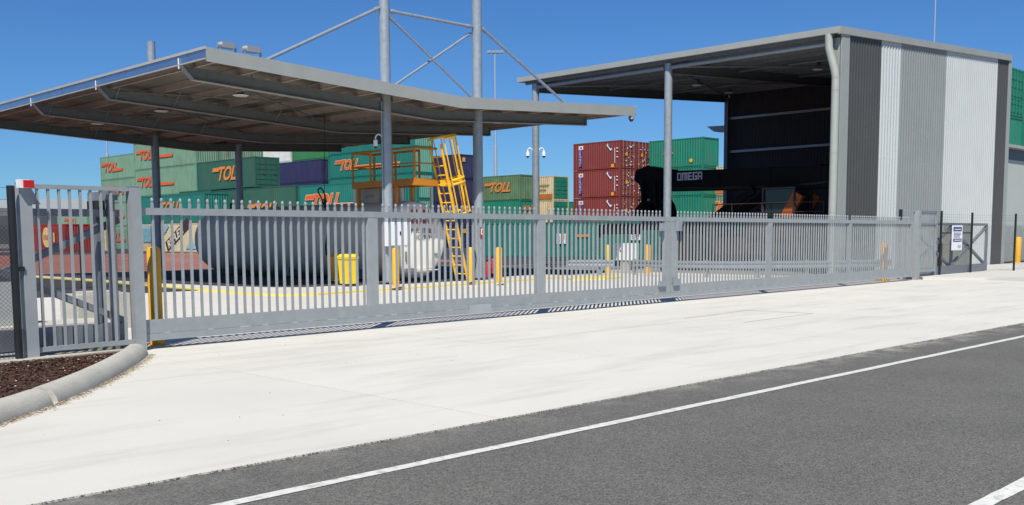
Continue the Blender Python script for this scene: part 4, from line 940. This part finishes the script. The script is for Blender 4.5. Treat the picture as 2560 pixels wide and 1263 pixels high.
# ------------------------------------------------------------------ guard rails
def guardrail(label, pts):
    t = thing('guard_rail', label, 'guard rail', (*pts[0], 0), 'steel guard rails'); P = catmull(pts, 5) if len(pts) > 2 else pts
    prof = [(0, .34), (.05, .37), (.05, .42), (0, .46), (0, .50), (.05, .54), (.05, .59), (0, .62), (-.012, .62), (-.012, .34)]; m = len(prof); mb = MB()
    for i, p in enumerate(P):
        a = P[max(i - 1, 0)]; c = P[min(i + 1, len(P) - 1)]; tt = Vector((c[0] - a[0], c[1] - a[1], 0)).normalized(); nn = Vector((tt.y, -tt.x, 0))
        if nn.dot(Vector((-1, -1, 0))) < 0: nn = -nn
        for x, z in prof: mb.v.append((p[0] + nn.x * x, p[1] + nn.y * x, z))
    for i in range(len(P) - 1):
        for k_ in range(m): mb.f.append((i * m + k_, i * m + (k_ + 1) % m, (i + 1) * m + (k_ + 1) % m, (i + 1) * m + k_))
    obj('rail', mb, galv_tube, t)
    L = 0; nxt = .1
    for a, c in zip(P, P[1:]):
        d = math.dist(a, c)
        while nxt <= L + d:
            f_ = (nxt - L) / d; x, y = a[0] + (c[0] - a[0]) * f_, a[1] + (c[1] - a[1]) * f_; obj('post', MB().box(x + .03, x + .13, y + .03, y + .13, 0, .66), galv_tube, t); nxt += 1.9
        L += d
guardrail('short galvanised guard rail left of the white pedestal box', [(30.3, 28.1), (31.7, 25.9)])
guardrail('long curved galvanised guard rail wrapping the front corner of the shed', [(32.5, 25.6), (32.0, 23.4), (32.3, 21.2), (33.2, 20.0), (34.9, 18.7), (36.9, 17.75), (38.6, 17.6)])
wb = thing('pedestal_box', 'white electrical box on a short pedestal between two yellow bollards', 'electrical box', (34.0, 27.1, 0))
obj('box', MB().box(33.8, 34.2, 26.63, 27.6, .55, 1.27), white, wb); obj('pedestal', MB().box(33.85, 34.15, 26.95, 27.35, 0, .55), kerbmat, wb); obj('aerial', MB().tube([(33.9, 27.55, 1.27), (33.9, 27.55, 1.62)], .012, 6), white, wb); obj('latch', MB().box(33.785, 33.799, 27.2, 27.3, .9, .98), black, wb)
obj('base', MB().box(33.5, 34.5, 26.5, 27.8, 0, .12), kerbmat, wb)
cbp = at(2428, 690); cab2 = thing('service_cabinet', 'grey green service cabinet against the striped shed wall behind the fence', 'cabinet', (45.0, 17.6, .1))
obj('body', MB().box(44.5, 45.9, 17.3, 18.0, .1, 2.0), cabgrey, cab2); obj('door', MB().box(44.53, 45.18, 17.28, 17.299, .15, 1.95), cabgrey, cab2); obj('door', MB().box(45.2, 45.87, 17.28, 17.299, .15, 1.95), cabgrey, cab2)

# ------------------------------------------------------------------ low building at the right
lb = thing('low_building', 'low pale grey building at the right edge beyond the shed', 'building', (60, 22, 0))
bez = onV(2530, 366, 20.8).z
obj('wall', MB().box(52.75, 80, 20.8, 22.8, 0, bez - .75), wallgrey, lb); obj('eave_band', MB().box(52.75, 80, 20.86, 22.75, bez - .75, bez - .15), mat('dark_band_blue', (.05, .06, .08), .4), lb)  # plain dark band between the wall top and the roof
obj('roof', MB().box(52.7, 80.2, 20.4, 22.9, bez - .15, bez + .02), trim, lb)
obj('dado', MB().box(52.76, 80, 20.75, 20.797, 0, 2.0), mat('dado_grey', (.33, .35, .33), .8), lb)

# ------------------------------------------------------------------ shipping containers
CACHE = {}
def frame_mesh(L, W_, H):
    m_ = MB(); t = .12
    for x in (0, W_ - t):
        for y in (0, L - t): m_.box(x, x + t, y, y + t, .12, H - .12)
        m_.box(x + .01, x + t - .01, t, L - t, .03, .16); m_.box(x + .02, x + t - .02, t, L - t, H - .09, H - .01)
    for y in (0, L - t): m_.box(t, W_ - t, y + .01, y + t - .01, .03, .16); m_.box(t, W_ - t, y + .01, y + t - .01, H - .12, H - .01)
    for x in (-.004, W_ - .158):
        for y in (-.004, L - .158):
            for z in (0, H - .118): m_.box(x, x + .162, y, y + .162, z, z + .118)
    m_.box(.13, W_ - .13, .13, L - .13, .1, .15)
    return m_
def parts(L, W_, H):
    key = (L, W_, H)
    if key in CACHE: return CACHE[key]
    d = {}
    d['frame'] = frame_mesh(L, W_, H)
    a = MB(); corr(a, (.02, L - .12, .16), (0, -1, 0), L - .24, H - .25, (-1, 0, 0), .28, .04); d['sideL'] = a
    a = MB(); corr(a, (W_ - .02, .12, .16), (0, 1, 0), L - .24, H - .25, (1, 0, 0), .28, .04); d['sideR'] = a
    a = MB(); corr(a, (.12, .03, .16), (1, 0, 0), W_ - .24, H - .28, (0, -1, 0), .25, .045); d['endA'] = a
    a = MB(); corr(a, (W_ - .12, L - .03, .16), (-1, 0, 0), W_ - .24, H - .28, (0, 1, 0), .25, .045); d['endB'] = a
    a = MB(); n_ = int(L / .5)
    for i in range(n_ + 1): a.v += [(.05, .06 + (L - .12) * i / n_, H - (.02 if i % 2 else .04)), (W_ - .05, .06 + (L - .12) * i / n_, H - (.02 if i % 2 else .04))]
    for i in range(n_): a.f.append((2 * i, 2 * i + 1, 2 * i + 3, 2 * i + 2))
    d['roof'] = a
    for nm, x0 in (('doorA', .13), ('doorB', W_ / 2 + .005)):
        a = MB(); x1 = x0 + W_ / 2 - .135; a.box(x0, x1, .03, .06, .17, H - .13)
        for j in range(5):
            z = .25 + j * (H - .45) / 5; a.box(x0 + .06, x1 - .06, .005, .0295, z, z + (H - .45) / 5 - .16)
        d[nm] = a
    d['bar'] = MB().tube([(0, -.02, .08), (0, -.02, H - .05)], .022, 6); d['handle'] = MB().box(-.22, .02, -.05, -.03, 0, .035)
    CACHE[key] = d; return d
MESHC = {}
def cmesh(key, nm, m_, mt):
    k_ = (key, nm, mt.name)
    if k_ not in MESHC: MESHC[k_] = m_.mesh({'sideL': 'side_panel', 'sideR': 'side_panel', 'endA': 'end_panel', 'endB': 'end_panel', 'doorA': 'door', 'doorB': 'door', 'bar': 'locking_bar'}.get(nm, nm), mt)
    return MESHC[k_]
NAMES = {'sideL': 'side_panel', 'sideR': 'side_panel', 'endA': 'end_panel', 'endB': 'end_panel', 'doorA': 'door', 'doorB': 'door', 'bar': 'locking_bar', 'frame': 'frame', 'roof': 'roof', 'handle': 'handle'}
bar_m = mat('container_bar_grey', (.35, .33, .31), .5, .3)
def container(u, v, z, L, H, m_, label, end='plain', W_=2.44, endm=None, group='stacked shipping containers'):
    t = thing('shipping_container', label, 'container', (u, v, z), group); d = parts(L, W_, H); key = (L, W_, H)
    for nm in ('frame', 'sideL', 'sideR', 'endB', 'roof'): link(NAMES[nm], cmesh(key, nm, d[nm], m_), t, (0, 0, 0))
    em = endm or m_
    if end == 'plain': link('end_panel', cmesh(key, 'endA', d['endA'], em), t, (0, 0, 0))
    else:
        for nm in ('doorA', 'doorB'):
            do = link('door', cmesh(key, nm, d[nm], em), t, (0, 0, 0)); x0 = .13 if nm == 'doorA' else W_ / 2 + .005
            for k_, dx in enumerate((.28, .82)):
                link('locking_bar', cmesh(key, 'bar', d['bar'], bar_m if end == 'bars' else em), do, (x0 + dx, 0, 0)); link('handle', cmesh(key, 'handle', d['handle'], bar_m if end == 'bars' else em), do, (x0 + dx, 0, 1.05 + .1 * k_))
    return t
def toll(t, L, H, pos=.2, size=1.0, fill=logo_o, edge=logo_y, bar=3.0, zf=.52):
    """sheared lettering with a long bar to the right, on the face towards -U"""
    y0 = L - pos * L; z0 = H * zf - size * .35
    if edge: place('logo_edge', text_mesh('TOLL', size * 1.08, edge, shear=.45, offset=.085, ext=.002, spacing=.98), t, (-.026, y0, z0), ROT_U)
    place('logo', text_mesh('TOLL', size * 1.08, fill, shear=.45, offset=.045, ext=.003, spacing=.98), t, (-.031, y0, z0), ROT_U)
    wT = size * 2.45
    def para(a, b_, z_0, z_1, x, m2, nm):
        sh_ = (z_1 - z_0) * .45
        mb = MB().add([(x, -a, z_0), (x, -b_, z_0), (x, -b_ - sh_, z_1), (x, -a - sh_, z_1), (x + .004, -a, z_0), (x + .004, -b_, z_0), (x + .004, -b_ - sh_, z_1), (x + .004, -a - sh_, z_1)], [(0, 1, 2, 3), (7, 6, 5, 4), (0, 4, 5, 1), (1, 5, 6, 2), (2, 6, 7, 3), (3, 7, 4, 0)])
        o = link(nm, mb.mesh(nm, m2), t, (0, y0, z0)); return o
    if edge: para(-.55 * size, .3 * size, .47 * size, .76 * size, -.030, edge, 'logo_edge')
    para(-.5 * size, .3 * size, .50 * size, .73 * size, -.036, fill, 'logo_bar')
    if bar:
        if edge: para(wT * .9, wT + bar + .06, -.03 * size, .23 * size + .03, -.030, edge, 'logo_edge')
        para(wT * .9, wT + bar, 0, .22 * size, -.036, fill, 'logo_bar')
def onto(name, body, t, y, z, size, m2, face='U', x=None, **kw):
    me = text_mesh(body, size, m2, ext=.003, **kw)
    if face == 'U': place(name, me, t, (-.034, y, z), ROT_U)
    else: place(name, me, t, (x, -.03, z), ROT_V)
Z = lambda v: gz(v)
# pale green row at the left
zb = Z(93)
PG = 'pale green containers at the left of the yard'
for k_ in range(4):
    t = container(49.2, 93.2, zb + k_ * 2.84, 13.7, 2.84, C_LG, ['pale green container at ground level of the left stack', 'pale green lettered container, second from the bottom of the left stack', 'pale green container lettered in orange, just under the top one of the left stack', 'orange lettered pale green container topping the left stack, partly under the canopy'][k_], group=PG)
    toll(t, 13.7, 2.84, .09, 1.35, logo_o, None, 4.3)
for k_ in range(4):
    t = container(49.6, 107.4, zb + k_ * 2.62, 9.12, 2.62, C_LG, ['farthest left pale green container at ground level', 'farthest left pale green container, second up', 'farthest left pale green container just below the top of its stack', 'farthest left pale green container on top, by the thin light pole'][k_], group=PG)
    toll(t, 9.12, 2.62, .10, 1.35, logo_o, None, 1.6)
for j in range(2):
    for k_ in range(4):
        container(51.75 + j * 2.55, 93.2, zb + k_ * 2.84, 12.19, 2.84, C_FG, 'faded green container with rusty end, %s in the %s column behind the pale stack' % (['lowest', 'second', 'third', 'topmost'][k_], ['first', 'second'][j]), group=PG)
# dark green double deck row, with one on top
for k_ in range(2):
    t = container(46.4, 71.4, Z(75) * .6 + k_ * 2.86, 13.7, 2.86, C_DG, ['dark green container at ground level right of the rear canopy column', 'dark green container with amber lettering just above the gate pickets'][k_], group='dark green containers')
    if k_: toll(t, 13.7, 2.86, .50, 1.55, logo_o2, None, 0, .30)
    container(46.4, 85.3, Z(85) * .8 + k_ * 2.86, 6.06, 2.86, C_DG, ['dark green short container at ground level beside the pale green stack', 'dark green short container, a thin strip above the teal one left of the tank'][k_], group='dark green containers')
t = container(46.4, 77.6, .2 + 5.72, 10.2, 2.62, C_DG, 'dark green container with amber lettering at the third level behind the rear column', 'same', group='dark green containers'); toll(t, 10.2, 2.62, .36, 1.55, logo_o2, None, 0)
for k_ in range(2):
    t = container(46.4, 58.6, Z(60) + k_ * 2.86, 12.4, 2.86, C_TE, ['teal container at ground level hidden behind the tank', 'teal container with orange lettering showing above the tank shell'][k_], group='teal containers')
    toll(t, 12.4, 2.86, .14, 1.5, logo_o, logo_y, 3.2)
# near teal / patterned stack left of tank
t = container(43.5, 81.2, .32, 12.19, 2.59, C_CR, 'cream and pale blue printed container with diagonal dark lettering left of the tank', group='teal containers')
link('print', MB().add([(-.03, 8.6, .9), (-.03, 12.0, .9), (-.03, 12.0, 2.4), (-.03, 6.6, 2.4)], [(0, 1, 2, 3)]).mesh('print', skyblue), t, (0, 0, 0))
link('print', MB().add([(-.03, 1.2, .3), (-.03, 3.6, .3), (-.03, 2.6, 1.1)], [(0, 1, 2)]).mesh('print', skyblue), t, (0, 0, 0))
Mr = Matrix.Rotation(R(27), 3, 'Z')
o = link('print', MB().box(-.25, 4.7, -.12, .80, -.001, .004).mesh('print', C_BR), t, (-.034, 6.9, .28)); o.rotation_euler = (ROT_U @ Mr).to_euler()
o = link('lettering', text_mesh('REFLEX', 1.0, cream, offset=.03, ext=.004, spacing=1.0), t, (-.046, 6.8, .30)); o.rotation_euler = (ROT_U @ Mr).to_euler()
t = container(43.5, 81.2, .32 + 2.59, 12.19, 2.59, C_TE, 'teal container with amber lettering resting on the cream and blue printed one', group='teal containers'); toll(t, 12.19, 2.59, .30, 1.5, logo_o2, None, 3)
# far-left pair
p = at(338, 531, 5.5)
for k_ in range(2):
    t = container(p.x, p.y, .35 + k_ * 2.59, 12.19, 2.59, C_T2, ['far teal container on the ground seen through the left guard panel', 'far teal container on top of another seen through the left guard panel'][k_], group='far containers behind the guard panel'); toll(t, 12.19, 2.59, .30, 1.9, logo_o, logo_y, 0)
    t = container(p.x - 2, p.y + 13, .35 + k_ * 2.59, 12.19, 2.59, C_LG, ['far light green container on the ground left of the teal pair', 'far light green container above another left of the teal pair'][k_], group='far containers behind the guard panel'); toll(t, 12.19, 2.59, .3, 1.6, logo_o, None, 0)
p = at(161, 557, 3.05)
t = container(p.x, p.y, .35, 8.2, 2.59, C_R2, 'bright red container with a round yellow emblem far behind the left guard panel', group='far containers behind the guard panel')
em = MB(); em.tube([(-.05, 4.4, 1.35), (-.035, 4.4, 1.35)], .95, 20); link('emblem', em.mesh('emblem', logo_y), t, (0, 0, 0))
em = MB(); 
for i in range(5): em.box(-.062, -.052, 3.8 + i * .28, 3.93 + i * .28, 1.1, 1.6)
link('print', em.mesh('print', C_R2), t, (0, 0, 0))
for yy in (6.3, 2.4): link('emblem', MB().box(-.05, -.036, yy, yy + .35, .9, 1.8).mesh('emblem', logo_y), t, (0, 0, 0))
pc = at(206, 558, 3.05); container(pc.x, pc.y, .35, 6.06, 2.59, C_CR, 'far cream container right of the bright red one', group='far containers behind the guard panel')
# rear navy, white and grass green
for k_ in range(4):
    t = container(67.9, 99.0, .35 + k_ * 2.56, 12.19, 2.56, C_NV, ['navy container at the bottom of the rear stack', 'navy container second from the bottom of the rear stack', 'navy container third up in the rear stack', 'navy container with a white stripe on top of the rear stack'][k_], group='navy containers')
    if k_ == 3: link('print', MB().box(-.05, -.036, 11.2, 11.7, .12, 2.35).mesh('print', logo_w), t, (0, 0, 0))
p = at(727, 403, 10.8)
for k_ in range(5):
    t = container(p.x, p.y, .35 + k_ * 2.61, 12.19, 2.61, C_WH, ['white container at ground level of the far rear stack', 'white container second up in the far rear stack', 'white container third up in the far rear stack', 'white container fourth up in the far rear stack', 'white container with small red print right under the canopy'][k_], group='far rear containers')
    if k_ == 4: onto('lettering', 'Service', t, 10.3, 1.15, .8, logo_o)
    container(p.x, p.y - 12.5, .35 + k_ * 2.61, 12.19, 2.61, C_GG, ['lowest', 'second', 'third', 'fourth', 'topmost'][k_] + ' grass green container between the white stack and the teal stack', group='far rear containers')
# teal five-high stack
for k_ in range(5):
    t = container(64.9, 78.65, .25 + k_ * 2.56, 14.63, 2.56, C_TE, ['teal container at the bottom of the five high stack', 'teal container second up in the five high stack', 'teal container third up in the five high stack', 'teal container with a long orange bar behind the platform handrail', 'topmost teal container of the five high stack, meeting the canopy edge'][k_], W_=2.5, endm=paint('container_end_sea_green', (.12, .33, .24), .3), group='teal containers')
    toll(t, 14.63, 2.56, .13, 1.35, logo_o, logo_y, 7.0)
# navy end-on stack
for k_ in range(4):
    t = container(73.6, 81.6, .2 + k_ * 2.55, 6.06, 2.55, C_NV, ['bottom', 'second', 'third', 'top'][k_] + ' navy container standing end-on right of the caged ladder', group='navy containers', W_=2.5)
    link('sticker', MB().box(.45, .85, -.02, -.006, 1.75, 2.2).mesh('sticker', yellow), t, (0, 0, 0))
# olive / cream group
for k_, (m_, lb_) in enumerate(((C_T2, 'green teal container with block print at the bottom of the olive stack'), (C_T2, 'green teal container under the weathered olive one'), (C_OL, 'weathered olive green container with faded amber lettering'))):
    t = container(74.4, 73.2, .2 + k_ * 2.56, 6.06, 2.56, m_, lb_, group='containers right of the canopy columns')
    if k_ == 2: toll(t, 6.06, 2.56, .22, 1.25, logo_o2, None, .0)
    else:
        bm = MB()
        for q_ in range(3): bm.box(.3 + q_ * .62, .75 + q_ * .62, -.02, -.008, 1.5, 1.95).box(.3 + q_ * .62, .75 + q_ * .62, -.02, -.008, .75, 1.2)
        link('print', bm.mesh('print', C_OR), t, (0, 0, 0))
for k_, (m_, e_, lb_) in enumerate(((C_T2, C_T2, 'green container at the bottom of the cream stack'), (C_CR, C_T2, 'cream sided container with a green end below the lettered one'), (C_CR, C_T2, 'cream container with dark lettering and an orange base band and green end'))):
    t = container(78.7, 72.6, .2 + k_ * 2.56, 6.06, 2.56, m_, lb_, 'same', endm=e_, group='containers right of the canopy columns')
    if k_ == 2:
        onto('lettering', 'Container\nExpress', t, 2.42, 1.45, .46, machine_black); link('print', MB().box(-.03, -.022, .1, 5.9, .15, .68).mesh('print', C_OR), t, (0, 0, 0))
for k_ in range(2): container(83.5, 73.0, .2 + k_ * 2.56, 6.06, 2.56, C_T2, ['short green container at the bottom between the cream and red stacks', 'short green container just above the gate between the cream and red stacks'][k_], 'same', group='containers right of the canopy columns')
p = at(1271, 522, 5.3)
for k_ in range(2): container(p.x, p.y, .1 + k_ * 2.59, 6.06, 2.59, C_BR, ['dark brown container on the ground right of the extinguisher column', 'dark brown container on top of its twin right of the extinguisher column'][k_], 'bars', group='dark brown containers')
# oxide red double stack
for j in range(2):
    for k_ in range(4):
        t = container(73.6 + j * 2.32, 59.5, k_ * 2.59, 5.75, 2.57, C_RD, 'oxide red container, %s of the %s red stack' % (['bottom', 'second', 'third', 'top'][k_], ['front lettered', 'rear'][j]), 'bars', W_=2.30, group='oxide red containers')
        if j == 0:
            link('logo_band', MB().box(-.03, -.022, 4.62, 5.02, .35, 1.92).mesh('logo_band', logo_b), t, (0, 0, 0)); link('logo_badge', MB().box(-.03, -.022, 4.5, 5.05, 1.95, 2.3).mesh('logo_badge', logo_w), t, (0, 0, 0))
            link('print', MB().box(-.04, -.031, 4.66, 4.86, 2.04, 2.2).mesh('print', C_RD), t, (0, 0, 0))
            for i_, ch in enumerate('CRONOS'): onto('lettering', ch, t, 4.97, 1.68 - i_ * .255, .30, logo_w)
            st = MB().bar((-.03, 1.55, 2.25), (-.03, 1.05, 1.70), .012, .22, (0, .6, .6)); link('print', st.mesh('print', logo_w), t, (0, 0, 0)); st = MB().bar((-.038, 1.42, 2.22), (-.038, 1.12, 1.88), .01, .12, (0, .6, .6)); link('print', st.mesh('print', logo_b), t, (0, 0, 0))
            mk = MB().box(-.03, -.024, .6, .66, .5, 1.9); [mk.box(-.03, -.024, .25, .45, zz, zz + .09) for zz in (1.0, 1.5, 1.8)]; link('print', mk.mesh('print', logo_w), t, (0, 0, 0))
            link('sticker', MB().box(-.03, -.022, .75, 1.05, .12, .42).mesh('sticker', yellow), t, (0, 0, 0))
        wm = MB(); rr = random.Random(k_ + j * 7)
        for q_ in range(16): x_ = rr.uniform(.25, 2.0); z_ = rr.uniform(.2, 2.2); wm.box(x_, x_ + rr.uniform(.05, .2), -.055, -.05, z_, z_ + rr.uniform(.03, .12))
        link('decal', wm.mesh('decal', logo_w), t, (0, 0, 0)); link('sticker', MB().box(.75, 1.0, -.055, -.048, 1.2, 1.5).mesh('sticker', yellow), t, (0, 0, 0))
# green group behind the shed
for k_ in range(4):
    t = container(76.95, 52.7, k_ * 2.59, 6.06, 2.59, C_T2, ['bottom', 'second', 'third', 'top'][k_] + ' sea green container of the tall stack seen left of the shed back wall', group='sea green containers')
    if k_ == 3: onto('lettering', 'RICHTER', t, 4.5, 1.25, .30, logo_o2) if False else link('print', MB().box(-.03, -.022, 3.3, 4.4, 1.25, 1.38).mesh('print', logo_o2), t, (0, 0, 0)); link('sticker', MB().tube([(-.03, 1.3, .55), (-.022, 1.3, .55)], .18, 12).mesh('sticker', yellow), t, (0, 0, 0))
p = at(1735, 420, 7.8)
for k_ in range(3):
    t = container(p.x, p.y, k_ * 2.59 + .02, 12.19, 2.59, C_T2 if k_ != 2 else C_FG, ['bottom', 'middle', 'faded top'][k_] + ' sea green container behind the boom of the reach stacker', group='sea green containers')
    link('print', MB().box(-.03, -.024, 1.5, 1.55, .6, 1.9).mesh('print', logo_w), t, (0, 0, 0))
for k_, (m_, lb_) in enumerate(((C_T2, 'green container at the bottom beside the shed back wall'), (C_FG, 'faded green container with orange lettering beside the shed back wall'), (C_CR, 'cream container with an orange lower half beside the shed back wall'))):
    t = container(p.x, p.y - 12.45, k_ * 2.59 + .02, 12.19, 2.59, m_, lb_, group='sea green containers')
    if k_ == 1: toll(t, 12.19, 2.59, .08, 1.6, logo_o, logo_y, 3)
    if k_ == 2: link('print', MB().box(-.03, -.022, .1, 12.0, .14, 1.2).mesh('print', C_OR), t, (0, 0, 0))
# ground level teal row behind the guard rail
for i, (v, L, lb_) in enumerate(((39.4, 12.19, 'long teal container on the ground behind the white pedestal box'), (51.8, 6.06, 'short teal container on the ground at the left end of the teal row'), (27.0, 12.19, 'long teal container on the ground partly hidden by the shed'))):
    t = container(54.4, v, 0, L, 2.6, C_TE if i else paint('container_sea_teal', (.012, .16, .12), .3), lb_, group='teal containers on the ground')
    if i == 0: link('print', MB().box(-.03, -.022, 7.4, 8.6, 1.5, 1.7).mesh('print', logo_o2), t, (0, 0, 0))
    if i == 0:
        for n2, (px, py) in enumerate(((1403, 597), (1590, 587))):
            q_ = onU(px, py, 54.33); s_ = thing('safety_sign', ['pair of small white safety placards on the teal container, left pair', 'pair of small safety placards on the teal container, right pair near the latch'][n2], 'sign', (54.35, q_.y, q_.z), 'safety placards')
            obj('board', MB().box(54.33, 54.345, q_.y + .04, q_.y + .44, q_.z - .36, q_.z + .36), white, s_); obj('board', MB().box(54.33, 54.345, q_.y - .42, q_.y - .04, q_.z - .36, q_.z + .36), white, s_)
            obj('symbol', MB().box(54.32, 54.3295, q_.y - .36, q_.y - .10, q_.z - .02, q_.z + .30), yellow, s_)
            pr_ = MB(); [pr_.box(54.32, 54.3295, q_.y + .1, q_.y + .38, q_.z - .25 + k2 * .12, q_.z - .20 + k2 * .12) for k2 in range(4)]; obj('print', pr_, navy_print, s_)
# right edge green stack
for j in range(2):
    for k_ in range(4):
        container(66.3 + j * 2.56, 23.0, .05 + k_ * 2.92, 6.06, 2.92, C_T2, ['bottom', 'second', 'third', 'top'][k_] + ' sea green container behind the low building at the right edge, %s column' % ('left', 'right')[j], 'same' if k_ == 3 else 'plain', group='right edge containers')

# ------------------------------------------------------------------ light poles, tree, far things
def pole(label, px, py_top, d_v, z_split, heads=True, r=.14):
    p = onV(px, py_top, d_v); t = thing('light_pole', label, 'light pole', (p.x, p.y, .3), 'tall yard light poles')
    obj('shaft', MB().tube([(p.x, p.y, .3), (p.x, p.y, z_split), (p.x, p.y, z_split + .05), (p.x, p.y, p.z - .3)], [r * 1.4, r * 1.3, r * .8, r * .6], 12), pole_m, t, smooth=True)
    if heads:
        obj('crossarm', MB().bar((p.x - .9, p.y + .9, p.z - .2), (p.x + .9, p.y - .9, p.z - .2), .12, .12), pole_m, t)
        for i in range(4):
            s_ = -1.0 + i * .66; x, y = p.x + s_ * .7, p.y - s_ * .7
            obj('lamp_head', MB().add([(x - .35, y - .05, p.z - .15), (x + .05, y - .45, p.z - .15), (x + .4, y - .1, p.z + .05), (x, y + .3, p.z + .05), (x - .35, y - .05, p.z + .05), (x + .05, y - .45, p.z + .05), (x + .4, y - .1, p.z + .28), (x, y + .3, p.z + .28)],
                [(0, 3, 2, 1), (4, 5, 6, 7), (0, 1, 5, 4), (1, 2, 6, 5), (2, 3, 7, 6), (3, 0, 4, 7)]), lampgrey, t)
    return t
pole('tall light pole with a bank of floodlights right of the twin canopy masts', 1237, 130, 118, 16, True, .2)
pole('thin light pole rising left of the pale green stack, top hidden by the canopy', 262, 240, 125, 12, False, .13)
pole('thin light pole rising behind the striped shed', 2341, -60, 60, 20, False, .13)
tp_ = onV(1283, 452, 98); tr_ = thing('eucalyptus_tree', 'small dark tree crown just showing over the olive container', 'tree', (tp_.x, tp_.y, .3))
obj('trunk', MB().tube([(tp_.x, tp_.y, .3), (tp_.x + .2, tp_.y, 4), (tp_.x, tp_.y, tp_.z)], [.25, .18, .05], 8), bark, tr_)
lf = MB(); rt = random.Random(5)
for _ in range(3500):
    a = rt.uniform(0, 6.28); b_ = rt.gauss(0, .5); rr = rt.uniform(.2, 1) ** .5 * 2.4; c = Vector((tp_.x + math.cos(a) * rr * .8, tp_.y + math.sin(a) * rr * .8, tp_.z - 1.4 + b_ * 1.3)); s_ = .13
    lf.add([c + Vector((rt.uniform(-s_, s_), rt.uniform(-s_, s_), rt.uniform(-s_, s_))) for _ in range(3)], [(0, 1, 2)])
o = obj('crown', lf, leafm, tr_); o['kind'] = 'stuff'
# distant ridge and warehouse at the left horizon
h_ = MB(); N = 60; rh = random.Random(2)
for i in range(N + 1):
    a = HEAD + R(60) - i / N * R(110); x, y = math.cos(a), math.sin(a); hh = 42 + 12 * math.sin(i * .4) + rh.uniform(-3, 3)
    if i > 34: hh *= max(.25, 1 - (i - 34) / 16)
    h_.v += [(x * 2100, y * 2100, -1), (x * 2250, y * 2250, hh), (x * 2700, y * 2700, -1)]
for i in range(N): h_.f += [(3 * i, 3 * i + 3, 3 * i + 4, 3 * i + 1), (3 * i + 1, 3 * i + 4, 3 * i + 5, 3 * i + 2)]
struct('hills', h_, mat('hazy_scrub_hills', (.10, .14, .15), .95, 0, .2, .01), smooth=True)
a, c = at(40, 507, 10.5), at(340, 507, 10.5)
fw = thing('far_warehouse', 'long low warehouse with a white roof on the left horizon', 'building', (a.x, a.y, 0))
d = (c - a).normalized(); nn = Vector((-d.y, d.x, 0))
def slab4(p, q_, dep, z0, z1): return MB().add([(p.x, p.y, z0), (q_.x, q_.y, z0), (q_.x + nn.x * dep, q_.y + nn.y * dep, z0), (p.x + nn.x * dep, p.y + nn.y * dep, z0), (p.x, p.y, z1), (q_.x, q_.y, z1), (q_.x + nn.x * dep, q_.y + nn.y * dep, z1), (p.x + nn.x * dep, p.y + nn.y * dep, z1)],
      [(0, 3, 2, 1), (4, 5, 6, 7), (0, 1, 5, 4), (1, 2, 6, 5), (2, 3, 7, 6), (3, 0, 4, 7)])
obj('wall', slab4(a - d * 30, c + d * 10, 60, 0, 8.9), mat('dark_warehouse_wall', (.05, .055, .065), .8), fw); obj('roof', slab4(a - d * 31 - nn, c + d * 11 - nn, 62, 8.901, 11.3), mat('warehouse_roof', (.36, .38, .40), .6), fw)
a2, c2 = at(95, 600), at(150, 600)
gb = at(12, 612); nb = thing('grey_building', 'pale grey flat roofed building behind the chain link at the far left', 'building', (gb.x, gb.y, 0))
obj('wall', MB().box(gb.x - 24, gb.x, gb.y, gb.y + 14, 0, 4.6), mat('pale_green_grey_wall', (.34, .36, .32), .8), nb); obj('roof', MB().box(gb.x - 24.3, gb.x + .3, gb.y - .3, gb.y + 14.3, 4.6, 4.9), mat('building_roof_grey', (.25, .27, .29), .6), nb)
obj('door', MB().box(gb.x - 3.2, gb.x - 2.0, gb.y - .04, gb.y - .003, 0, 2.3), clad_dark, nb)
tarp = at(14, 700); tt = thing('covered_trailer', 'dark tarpaulin covered trailer behind the chain link at the far left', 'trailer', (tarp.x, tarp.y, 0))
tx, ty = tarp.x - 1.2, tarp.y + 1
obj('cover', MB().add([(tx - 2, ty - .8, .9), (tx + .9, ty - .8, .7), (tx + .9, ty + .8, .7), (tx - 2, ty + .8, .9), (tx - 1.8, ty - .6, 2.0), (tx + .4, ty - .6, 1.75), (tx + .7, ty + .6, 1.6), (tx - 1.8, ty + .6, 2.05)], [(0, 3, 2, 1), (4, 5, 6, 7), (0, 1, 5, 4), (1, 2, 6, 5), (2, 3, 7, 6), (3, 0, 4, 7)]), mat('grey_tarpaulin', (.10, .10, .11), .7, 0, .4, 3, bump=.6, bscale=4), tt)
obj('bed', MB().box(tx - 2, tx + .9, ty - .75, ty + .75, .5, .69), clad_dark, tt)
for xx in (tx - 1.5, tx + .3): obj('wheel', MB().tube([(xx, ty - .85, .31), (xx, ty - .65, .31)], .31, 16), rubber, tt)
